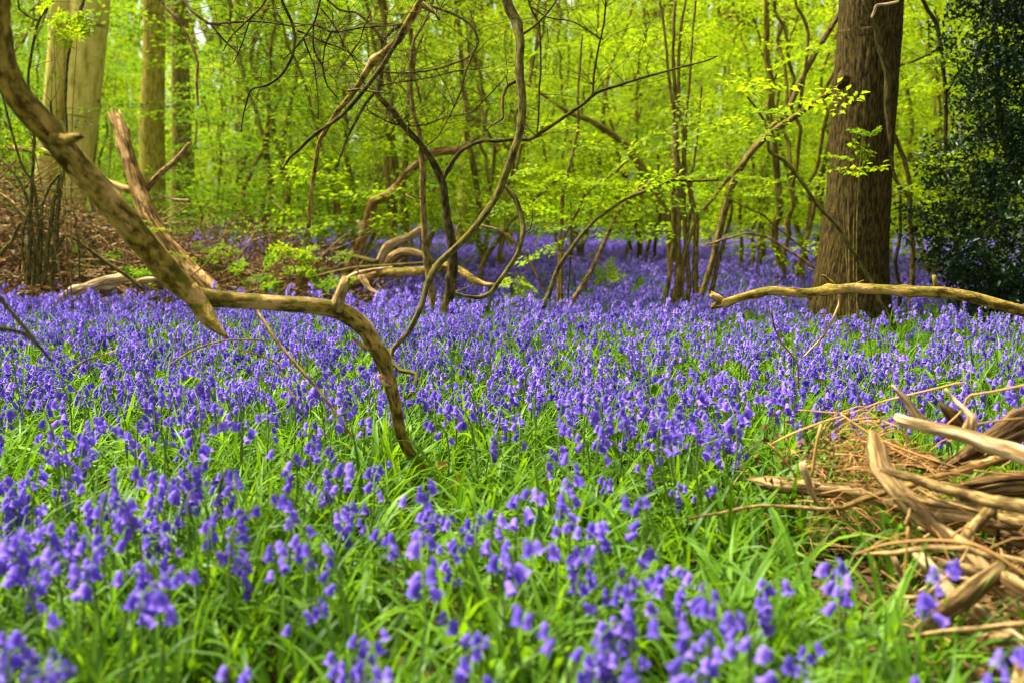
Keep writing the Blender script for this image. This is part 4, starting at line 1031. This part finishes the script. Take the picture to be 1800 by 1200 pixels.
# ================================================================== log pile at lower right
def pile(label, spec, Y, mat, name='log', cat='log', **kw):
    kw['sides'] = 34; kw['ridge'] = float(np.mean(trace(spec, Y)[1])) * (0.22 if mat in ('dead_wood', 'rot_wood') else 0.12); kw['step'] = 0.012; kw['kink'] = 0.8; kw['knots'] = 0.35; kw['bump'] = kw.get('bump', 0.12) * 1.1; kw.setdefault('jag', 0.012); kw.setdefault('jag0', 0.012)
    return stick(name, label, cat, spec, Y, mat, 'wood of the log pile at lower right', **kw)
plant('antler_branch', 'pale barkless antler shaped branch on top of the log pile', 'branch', [
    ('limb', [(1578, 733, 14), (1584, 735, 20), (1619, 744, 22), (1661, 754, 23), (1697, 764, 25), (1731, 778, 29), (1772, 790, 32), (1800, 803, 34), (1900, 850, 40), (2000, 905, 44)], (2.65, 2.4), None, dict(sides=20, step=0.012, bump=0.14, jag0=0.01)),
    ('fork', [(1622, 742, 20, 2.63), (1611, 726, 18, 2.63), (1600, 710, 14, 2.62), (1586, 696, 11, 2.62), (1576, 686, 8, 2.62), (1567, 677, 5, 2.62)], None, None, dict(sides=14, bump=0.16)),
    ('fork', [(1700, 764, 22, 2.58), (1706, 744, 21, 2.56), (1707, 732, 18, 2.56), (1699, 726, 12, 2.57), (1684, 712, 9, 2.58), (1670, 699, 7, 2.6), (1657, 684, 5, 2.6)], None, None, dict(sides=14, bump=0.16))], 'pale_wood', 'wood of the log pile at lower right')
pile('stout broken branch with pointed upper end slanting down through the pile', [(1533, 758, 8), (1536, 768, 22), (1540, 788, 34), (1549, 826, 38), (1577, 862, 36), (1611, 896, 36), (1647, 928, 33), (1681, 954, 31), (1712, 987, 30), (1750, 1024, 30), (1800, 1075, 28)], (2.5, 2.1), 'dead_wood', sides=22, step=0.012, bump=0.13, ridge=0.003)
pile('knobbly brown stick lying over the stout broken branch', [(1550, 825, 9), (1570, 831, 13), (1600, 838, 16), (1647, 854, 20), (1703, 871, 22), (1744, 882, 24), (1800, 890, 26), (1900, 910, 28)], (2.33, 2.15), 'stick', sides=18, step=0.012, bump=0.15)
pile('reddish smooth stick passing behind the stout broken branch', [(1440, 900, 8), (1478, 893, 10), (1517, 877, 12), (1553, 865, 13), (1600, 852, 14), (1642, 840, 15), (1689, 827, 16), (1744, 810, 16), (1790, 800, 16), (1850, 785, 15)], 2.62, 'red_wood', sides=14)
pile('long grey brown log along the back of the pile', [(1328, 845, 12), (1345, 847, 24), (1369, 851, 30), (1425, 857, 28), (1480, 863, 30), (1536, 871, 36), (1578, 882, 40), (1633, 896, 46), (1717, 908, 50), (1800, 920, 52), (1920, 935, 54)], (2.85, 2.55), 'dead_wood', sides=22, bump=0.15, step=0.02, jag0=0.05, ridge=0.003)
pile('rotten dark plank of bark rising to the right edge', [(1640, 845, 16), (1670, 820, 30), (1717, 793, 42), (1760, 767, 50), (1800, 745, 54), (1880, 700, 54)], (2.85, 2.75), 'rot_wood', sides=22, flat=0.45, bump=0.3, step=0.015, ridge=0.008)
pile('split old log with mossy grain at the right edge', [(1680, 856, 12), (1705, 852, 22), (1731, 848, 26), (1770, 843, 28), (1800, 840, 30), (1880, 835, 32)], 2.68, 'rot_wood', sides=18, bump=0.2, flat=0.3, ridge=0.004)
pile('dark split log just under the mossy grained one', [(1690, 874, 10), (1720, 868, 22), (1760, 862, 26), (1800, 860, 28), (1880, 858, 30)], 2.62, 'rot_wood', sides=18, bump=0.2, ridge=0.004)
pile('crumbling reddish bark chunk behind the pointed branch', [(1560, 795, 8), (1578, 797, 24), (1606, 803, 34), (1632, 814, 32), (1656, 826, 16)], 2.88, 'rot_wood', name='bark_chunk', cat='wood', sides=18, bump=0.4, flat=0.4, step=0.015, ridge=0.01)
pile('short pale peeled stub standing at the left end of the pile', [(1411, 814, 11), (1414, 826, 14), (1420, 843, 13), (1426, 862, 10), (1434, 880, 8), (1447, 896, 6)], 2.6, 'pale_wood', name='stub', bump=0.2)
pile('thin low root stick left of the pile among strap leaves', [(1210, 912, 4), (1260, 902, 5), (1300, 894, 6), (1336, 888, 6), (1383, 891, 7), (1450, 894, 8), (1480, 890, 7)], (2.5, 2.55), 'stick', name='thin_stick', cat='stick', wob=0.01)
plant('forked_stick', 'speckled forked stick propped under the knobbly one', 'stick', [
    ('limb', [(1690, 948, 15), (1708, 932, 18), (1725, 916, 20), (1745, 896, 20), (1752, 886, 16)], (2.25, 2.35), None, dict(sides=14)),
    ('fork', [(1742, 899, 15), (1758, 908, 16), (1780, 914, 15), (1800, 917, 16), (1850, 930, 16)], (2.33, 2.25), None, dict(sides=12))], 'stick', 'wood of the log pile at lower right')
pile('slender pale stick crossing level above the slab', [(1520, 973, 5), (1545, 972, 8), (1575, 970, 9), (1637, 962, 12), (1700, 966, 12), (1750, 977, 12), (1800, 988, 13), (1880, 1005, 13)], (2.2, 2.05), 'stick', name='thin_stick', cat='stick', sides=12, bump=0.15)
pile('broad flat split slab at the bottom of the pile', [(1596, 1122, 10), (1610, 1108, 30), (1650, 1082, 42), (1700, 1046, 48), (1735, 1018, 44), (1756, 1000, 34), (1768, 990, 16)], (2.0, 2.1), 'dead_wood', name='slab', cat='wood', sides=22, flat=0.4, bump=0.16, step=0.01, ridge=0.004)
pile('broken slab piece running off the right edge beside the flat slab', [(1752, 1012, 30), (1778, 1026, 38), (1800, 1040, 36), (1860, 1070, 34)], (2.08, 2.0), 'dead_wood', name='slab', cat='wood', sides=18, flat=0.3, bump=0.2, ridge=0.004)
pile('straight pale log beneath the flat slab', [(1606, 966, 12), (1620, 982, 22), (1650, 1017, 26), (1680, 1052, 26), (1725, 1080, 24), (1760, 1104, 22), (1800, 1130, 20)], (2.2, 2.0), 'pale_wood', sides=18, bump=0.12)
pile('small brown log behind the flat slab', [(1615, 1058, 12), (1632, 1066, 24), (1655, 1080, 22), (1670, 1092, 14)], 2.12, 'stick', bump=0.2)
pile('mottled short stick wedged above the flat slab', [(1650, 990, 10), (1672, 994, 20), (1700, 1000, 20), (1726, 1006, 14)], 2.15, 'stick', bump=0.2)
pile('thin stick with nodes across the bottom of the pile', [(1600, 1118, 8), (1640, 1112, 9), (1675, 1107, 9), (1737, 1102, 10), (1800, 1096, 12), (1860, 1090, 12)], 1.95, 'stick', name='thin_stick', cat='stick', sides=10, bump=0.2)
pile('thick curved root at the lower right corner', [(1722, 1124, 14), (1745, 1120, 22), (1775, 1124, 28), (1796, 1146, 30), (1796, 1185, 28), (1780, 1225, 24)], (2.0, 1.9), 'stick', name='root', cat='root', sides=16, bump=0.2)
pile('thin twig at the bottom below the curved root', [(1690, 1162, 7), (1710, 1178, 8), (1730, 1200, 8), (1750, 1228, 8)], 1.85, 'stick', name='thin_stick', cat='stick')
pile('short speckled log at the right edge under the forked stick', [(1758, 940, 20), (1780, 946, 26), (1800, 950, 28), (1860, 962, 30)], 2.3, 'rot_wood', sides=16, bump=0.2)
pile('pale thin stick slanting down left of the straight pale log', [(1572, 982, 8), (1580, 1000, 12), (1592, 1024, 12), (1604, 1046, 10), (1614, 1062, 6)], 2.15, 'pale_wood', name='thin_stick', cat='stick')
pile('broken grey stump end upright behind the antler branch', [(1690, 760, 20), (1682, 742, 24), (1672, 726, 22), (1660, 716, 14), (1654, 708, 6)], 2.8, 'rot_wood', name='stub', sides=14, bump=0.3, ridge=0.006)

BS = 'dry bracken stems on the log pile'
for spec, Y, lab in [
    ([(1350, 778, 3), (1366, 794, 4), (1384, 815, 4), (1400, 838, 4)], 2.6, 'orange bracken stem slanting at the left of the dry heap'),
    ([(1356, 780, 3), (1390, 763, 4), (1425, 749, 4), (1456, 738, 3), (1486, 730, 3)], 2.75, 'orange bracken stem along the top left of the dry heap'),
    ([(1478, 727, 3), (1510, 750, 4), (1550, 774, 5), (1600, 794, 4), (1647, 810, 4), (1685, 822, 3)], (2.75, 2.6), 'long orange stem sloping right over the dry heap'),
    ([(1403, 720, 2), (1450, 724, 3), (1494, 727, 3), (1512, 720, 3), (1545, 707, 3), (1578, 699, 4), (1640, 684, 4), (1694, 672, 3), (1702, 685, 2)], 2.9, 'straw stem pointing up right behind the antler branch'),
    ([(1660, 750, 3), (1690, 722, 4), (1700, 700, 4), (1706, 694, 4), (1745, 688, 4), (1800, 677, 4), (1860, 668, 4)], (2.75, 2.7), 'straw stem rising to the right edge'),
    ([(1444, 745, 6), (1438, 768, 7), (1432, 800, 6), (1427, 838, 5)], 2.65, 'thick orange stem standing in the dry heap'),
    ([(1486, 735, 3), (1540, 770, 4), (1590, 800, 4), (1630, 820, 4), (1645, 840, 3)], (2.75, 2.6), 'second orange stem sloping to the reddish stick'),
    ([(1500, 975, 4), (1530, 964, 4), (1562, 955, 5), (1625, 949, 5), (1680, 951, 6), (1712, 956, 6), (1750, 975, 6), (1800, 1008, 6), (1850, 1040, 6)], (2.15, 1.95), 'orange bracken stem lying over the slender pale stick'),
    ([(1596, 925, 4), (1594, 960, 4), (1590, 1010, 4), (1586, 1060, 3), (1585, 1080, 3)], 2.12, 'upright straw stem in front of the pale stick'),
    ([(1672, 945, 4), (1700, 925, 4), (1730, 960, 3), (1752, 975, 3)], 2.2, 'bent straw stem at the foot of the forked stick'),
    ([(1715, 745, 3), (1760, 738, 3), (1800, 734, 3)], 2.6, 'thin straw stem behind the antler branch at right'),
    ([(1712, 826, 3), (1760, 832, 3), (1800, 836, 2)], 2.6, 'thin straw stem over the mossy grained log')]:
    stick('bracken_stem', lab, 'stem', spec, Y, 'bracken_stem' if 'bracken_stem' in M else 'pale_wood', BS, sides=6) if False else None
    pts, rad = trace(spec, Y); b = base_of(pts); V, Q, T, B = tube(pts, rad, 6, 0.02, 0.1)
    o = link('bracken_stem', mesh_np('bracken_stem', V - b, [Q, T], [M['bracken']], attrs={'tint': ('FLOAT', 'FACE', np.full(len(Q) + len(T), random.uniform(0.3, 1.0)))}), None, b)
    set_tags(o, lab, 'stem', BS)
# dry heap of curled bracken
def dry_heap():
    g = np.random.default_rng(61); gs = []
    c = P(1500, 775, 2.8)
    for i in range(420):
        p = c + np.array((g.normal() * 0.11, g.normal() * 0.09, 0)); p[2] = g.uniform(0.1, 0.42) - abs(p[0] - c[0]) * 0.7
        p[2] = max(p[2], 0.06)
        a = g.normal() * 0.7; d = np.array((math.cos(a), math.sin(a), g.normal() * 0.25)); L = g.uniform(0.06, 0.2)
        q = np.array([p, p + d * L * 0.5 + (0, 0, g.uniform(0, 0.03)), p + d * L - (0, 0, g.uniform(0, 0.05))])
        r = g.uniform(0.0007, 0.0022); gs.append(tube(q, [r, r, r * 0.5], 4, L / 5, 0.1))
    V, Q, T, B = merge(gs)
    o = link('dry_bracken_heap', mesh_np('dry_bracken_heap', V, [Q, T], [M['bracken']], attrs={'tint': ('FLOAT', 'FACE', g.random(len(Q) + len(T)))}))
    set_tags(o, 'tangled heap of dry orange bracken left of the antler branch', 'bracken', kind='stuff')
    # crumpled fronds
    n = 260; p = c + g.normal(size=(n, 3)) * (0.11, 0.08, 0.06) + np.array((-0.05, 0, -0.05))
    V, Fc = leaf_mesh_arrays(p, g.normal(size=(n, 3)), g.normal(size=(n, 3)), g.uniform(0.008, 0.03, n), 0.6, 0.3)
    o = link('withered_fronds', mesh_np('withered_fronds', V, Fc, [M['dead_leaf']], attrs={'tint': ('FLOAT', 'FACE', np.repeat(g.random(n), 4))}, smooth=False))
    set_tags(o, 'crumpled brown withered fronds in the dry bracken heap', 'bracken', kind='stuff')
dry_heap()

# ================================================================== brushwood and dead leaves at the left
def brush():
    g = np.random.default_rng(62)
    var = []
    for i in range(4):
        n = 26; p = g.normal(size=(n, 3)) * (0.16, 0.16, 0.09)
        V, Fc = leaf_mesh_arrays(p, g.normal(size=(n, 3)), g.normal(size=(n, 3)), g.uniform(0.04, 0.085, n), 0.55, 0.25)
        var.append(template('dead_leaf_clump', mesh_np('dead_leaf_clump', V, Fc, [M['dead_leaf']], attrs={'tint': ('FLOAT', 'FACE', np.repeat(g.random(n), 4))}, smooth=False)))
    def hz(x, y):
        u = 900 + x / y * F
        return np.interp(u, [-200, 0, 150, 330, 420, 520, 600, 680], [1.25, 1.1, 0.7, 0.45, 0.30, 0.36, 0.26, 0.04]) * np.clip((y - 8.7) / 0.8, 0.15, 1) * np.where(u > 300, np.clip((11.4 - y) / 1.0, 0, 1), np.clip((13.5 - y) / 2.0, 0, 1))
    n = 1700
    y = g.uniform(8.75, 13.2, n); u = g.uniform(-150, 660, n); x = (u - 900) / F * y
    z = hz(x, y) * g.uniform(0.1, 1.05, n) * (0.45 + 1.0 * vnoise(np.stack([x * 2.2, y * 2.2, x * 0], -1), 5))
    scatter('dead_leaves', np.stack([x, y, z], -1), g.uniform(0, 6.28, (n, 3)), g.uniform(0.7, 1.2, n), g.integers(0, 4, n), var, 'heap of brown dead leaves and bracken behind the weathered log', 'dead leaves')
    gs = []
    for i in range(1100):
        y = g.uniform(8.7, 12.5); u = g.uniform(-150, 690); x = (u - 900) / F * y; h = float(hz(np.array(x), np.array(y)))
        a = g.normal() * 0.5 + (math.pi if g.random() < .5 else 0); d = np.array((math.cos(a), math.sin(a) * 0.6, g.normal() * 0.35)); L = g.uniform(0.3, 1.1)
        p = np.array((x, y, h * g.uniform(0.4, 1.25) + 0.08)); q = [p]
        for k in range(4):
            d = d + g.normal(size=3) * 0.2; q.append(q[-1] + d / np.linalg.norm(d) * L / 4)
        q = np.array(q); q[:, 2] = np.maximum(q[:, 2], 0.02)
        r = g.uniform(0.004, 0.013); gs.append(tube(q, np.linspace(r, r * 0.4, 5), 5, L / 6, 0.15))
    V, Q, T, B = merge(gs)
    o = link('brushwood', mesh_np('brushwood', V, [Q, T], [M['stick']], attrs={'bark': ('FLOAT_VECTOR', 'POINT', B)}))
    set_tags(o, 'tangle of thin brown brushwood behind the mossy leaning branch', 'brushwood', kind='stuff')
    # russet dead leaves still on twigs above the heap
    n = 260
    y = g.uniform(9.2, 11, n); u = g.uniform(120, 600, n); x = (u - 900) / F * y; z = g.uniform(0.4, 0.95, n) - np.abs(u - 430) / 600
    scatter('russet_leaves', np.stack([x, y, z], -1), g.uniform(0, 6.28, (n, 3)), g.uniform(0.3, 0.7, n), g.integers(0, 4, n), var, 'sparse russet withered leaves on thin twigs above the brushwood', 'dead leaves')
brush()

def leafy_clump(label, u, v, Y, w, h, n, seed, name='leafy_seedling', mat='hazel_leaf', group=None):
    g = np.random.default_rng(seed); c = P(u, v, Y); b = np.array((c[0], c[1], 0.0))
    t = thing(name, label, 'plant', b, group)
    orig = np.stack([g.normal(size=n) * w, g.normal(size=n) * w * 0.6, c[2] + g.uniform(-h, h, n)], -1)
    link('leaves', crown_mesh('leaves', M[mat], orig, g.uniform(0, 6.28, n), g.normal(size=n) * 0.6 + 0.2, g.uniform(0.1, 0.26, n), seed, leafscale=1.15, roll=g.normal(size=n) * 0.7), t)
    for k in range(4):
        e = orig[k]; link('stem', limb_mesh('stem', tube(np.array([(0.02 * k, 0, 0), e * (0.5, 0.5, 0.6), e]), [0.005, 0.004, 0.002], 5, 0.05), M['hazel_bark'], (0, 0, 0)), t)
    return t
LP = 'bright green seedlings in the bluebells'
leafy_clump('bright green leafy clump on the brushwood right of the snag', 372, 455, 9.8, 0.17, 0.07, 22, 1, group=LP)
leafy_clump('bright green clump on the brushwood left of the fallen logs', 535, 462, 9.2, 0.12, 0.12, 20, 2, group=LP)
for q_, (u, v, Y, lab) in enumerate([(300, 470, 9.1, 'green bramble sprig under the broken snag'), (455, 490, 8.9, 'green bramble sprig low on the brushwood centre'), (590, 500, 8.7, 'green bramble sprig by the brown root lump'), (160, 455, 9.3, 'green bramble sprig beside the diagonal pole at left'), (250, 480, 8.8, 'green bramble sprig above the small wood fragment')]):
    leafy_clump(lab, u, v, Y, 0.14, 0.06, 9, 40 + q_, group=LP, mat='dim_leaf')
leafy_clump('small green sprig in the bluebells between the leaning poles', 1062, 492, 9.6, 0.06, 0.03, 6, 3, group=LP)
leafy_clump('small green sprig left of the long bowing stem', 918, 518, 8.2, 0.06, 0.06, 6, 4, group=LP)
leafy_clump('pale green sprig of young leaves before the oak trunk', 1508, 275, 7.12, 0.10, 0.2, 5, 5, group=LP, name='leaf_sprig', mat='hazel_leaf')
leafy_clump('fresh leaf sprig at the top left by the beech', 88, 45, 7.8, 0.12, 0.16, 12, 6, group=LP, name='leaf_sprig', mat='hazel_leaf')
leafy_clump('fresh leaf sprig over the level dead branch at the left edge', 38, 262, 8.6, 0.2, 0.08, 12, 7, group=LP, name='leaf_sprig', mat='hazel_leaf')

# ================================================================== fern fronds
def fern(label, u, v, Y, L, az_, seed):
    g = np.random.default_rng(seed); tip = P(u, v, Y)
    b = np.array((tip[0], tip[1], float(ground_z(tip[0], tip[1]))))
    t = thing('fern_frond', label, 'fern', b, 'green fern fronds')
    d = np.array((math.cos(az_), math.sin(az_), 0)); h = tip[2] - b[2]
    pts = np.array([(0, 0, 0), (0, 0, h * 0.45), d * L * 0.2 + (0, 0, h * 0.8), d * L * 0.6 + (0, 0, h)])
    V, Q, T, B = tube(pts, [0.002, 0.0018, 0.0014, 0.0006], 5, 0.02, 0.05)
    link('rachis', mesh_np('rachis', V, [Q, T], [M['fern']], attrs={'tint': ('FLOAT', 'FACE', np.full(len(Q) + len(T), 0.3))}), t)
    c = catmull(pts, 0.008); c = c[int(len(c) * 0.4):]; n = len(c)
    for i in range(0, n, 1):
        f = i / n; ln = L * 0.42 * (1 - f) ** 0.8 + 0.006
        tg = c[min(i + 1, n - 1)] - c[max(i - 1, 0)]; tg /= np.linalg.norm(tg) + 1e-9
        for s_ in (-1, 1):
            sdv = np.cross(tg, (d[1], -d[0], 0.2)); sdv = np.array((-d[1], d[0], 0)) * s_
            m = max(3, int(ln / 0.006)); tt = (np.arange(m) + 0.5) / m
            pp = c[i] + (sdv * 0.9 + tg * 0.35)[None] * (tt * ln)[:, None]
            P2 = np.vstack([pp, pp]); A2 = np.vstack([np.tile(tg * 0.9 + sdv * 0.3, (m, 1)), np.tile(-tg * 0.9 + sdv * 0.3, (m, 1))])
            V, Fc = leaf_mesh_arrays(P2, A2, np.tile(np.cross(sdv, tg) * s_, (2 * m, 1)) + g.normal(size=(2 * m, 3)) * 0.1, np.tile(0.014 * (1 - tt * 0.7) * (1 - 0.5 * f), 2), 0.5, 0.05)
            link('pinna', mesh_np('pinna', V, Fc, [M['fern']], attrs={'tint': ('FLOAT', 'FACE', np.full(len(Fc), g.random()))}, smooth=False), t)
fern('bright yellow green fern frond in the bluebells left of the straw stems', 1412, 678, 3.5, 0.15, -0.9, 1)
fern('low fern frond beside the flower clump right of centre', 1238, 806, 2.7, 0.10, 2.6, 2)

# a fallen leaf at the foot of the leaning branch
for u, v, Y, lab, sz in [(768, 822, 3.1, 'curled orange dead leaf at the foot of the leaning branch', 0.05), (800, 846, 3.0, 'narrow orange dead leaf right of the curled one', 0.045)]:
    p = P(u, v, Y); V, Fc = leaf_mesh_arrays(np.zeros((1, 3)), np.array([(0.8, -0.3, 0.5)]), np.array([(0.2, -0.8, 0.6)]), np.array([sz]), 0.5, 0.3)
    o = link('dead_leaf', mesh_np('dead_leaf', V, Fc, [M['bracken']], attrs={'tint': ('FLOAT', 'FACE', np.full(4, 0.6))}, smooth=False), None, p)
    set_tags(o, lab, 'leaf', 'fallen leaves')

def litter():
    g = np.random.default_rng(81); var = []
    for i in range(4):
        n = 14; p = np.stack([g.normal(size=n) * 0.09, g.normal(size=n) * 0.09, g.uniform(0, 0.02, n)], -1)
        V, Fc = leaf_mesh_arrays(p, g.normal(size=(n, 3)) * (1, 1, 0.25), np.array((0, 0, 1.0)) + g.normal(size=(n, 3)) * 0.4, g.uniform(0.03, 0.06, n), 0.55, 0.2)
        var.append(template('litter_patch', mesh_np('litter_patch', V, Fc, [M['dead_leaf']], attrs={'tint': ('FLOAT', 'FACE', np.repeat(g.random(n), 4))}, smooth=False)))
    x, y = sample(1.2, 6.0, 45, g)
    x3 = g.uniform(1.05, 1.9, 160); y3 = g.uniform(1.9, 3.0, 160); x, y = np.concatenate([x, x3]), np.concatenate([y, y3])
    z = ground_z(x, y) + 0.006; n = len(x)
    scatter('leaf_litter', np.stack([x, y, z], -1), np.stack([x * 0, x * 0, g.uniform(0, 6.28, n)], -1), g.uniform(0.7, 1.2, n), g.integers(0, 4, n), var, 'brown leaf litter on the soil between the near plants', 'leaf litter')
    gs = []
    for i in range(55):
        c = P(g.uniform(1440, 1900), 0, g.uniform(1.95, 2.85)); p = np.array((c[0], c[1], 0)); p[0] = (g.uniform(1580, 1880) - 900) / F * p[1]
        p[2] = g.uniform(0.01, 0.2) ** 1.0 * (1 if g.random() < 0.7 else 1.5)
        a = g.uniform(0, 6.28); d = np.array((math.cos(a), math.sin(a), g.normal() * 0.2)); L = g.uniform(0.06, 0.24); q = [p]
        for k in range(4):
            d = d + g.normal(size=3) * 0.18; q.append(q[-1] + d / np.linalg.norm(d) * L / 4)
        q = np.array(q); q[:, 2] = np.maximum(q[:, 2], 0.005)
        r = g.uniform(0.0015, 0.007); gs.append(tube(q, np.linspace(r, r * 0.5, 5), 6, L / 8, 0.2))
    V, Q, T, B = merge(gs)
    o = link('pile_twigs', mesh_np('pile_twigs', V, [Q, T], [M['stick']], attrs={'bark': ('FLOAT_VECTOR', 'POINT', B)}))
    set_tags(o, 'loose small twigs caught between the logs of the pile', 'twigs', kind='stuff')
litter()

def straw():
    g = np.random.default_rng(91); gs = []
    for i in range(90):
        y = g.uniform(2.05, 2.8); u = g.uniform(1540, 1860); p = np.array(((u - 900) / F * y, y, g.uniform(0.04, 0.33)))
        a = g.normal() * 0.6; d = np.array((math.cos(a), math.sin(a), g.normal() * 0.25)); L = g.uniform(0.05, 0.2)
        q = np.array([p, p + d * L * 0.5 + (0, 0, 0.012), p + d * L - (0, 0, 0.02)]); r = g.uniform(0.0006, 0.0016)
        gs.append(tube(q, [r, r, r * 0.5], 4, L / 5, 0.1))
    V, Q, T, B = merge(gs)
    set_tags(link('straw', mesh_np('straw', V, [Q, T], [M['bracken']], attrs={'tint': ('FLOAT', 'FACE', g.random(len(Q) + len(T)))})), 'loose bits of orange straw caught on the log pile', 'straw', kind='stuff')
straw()
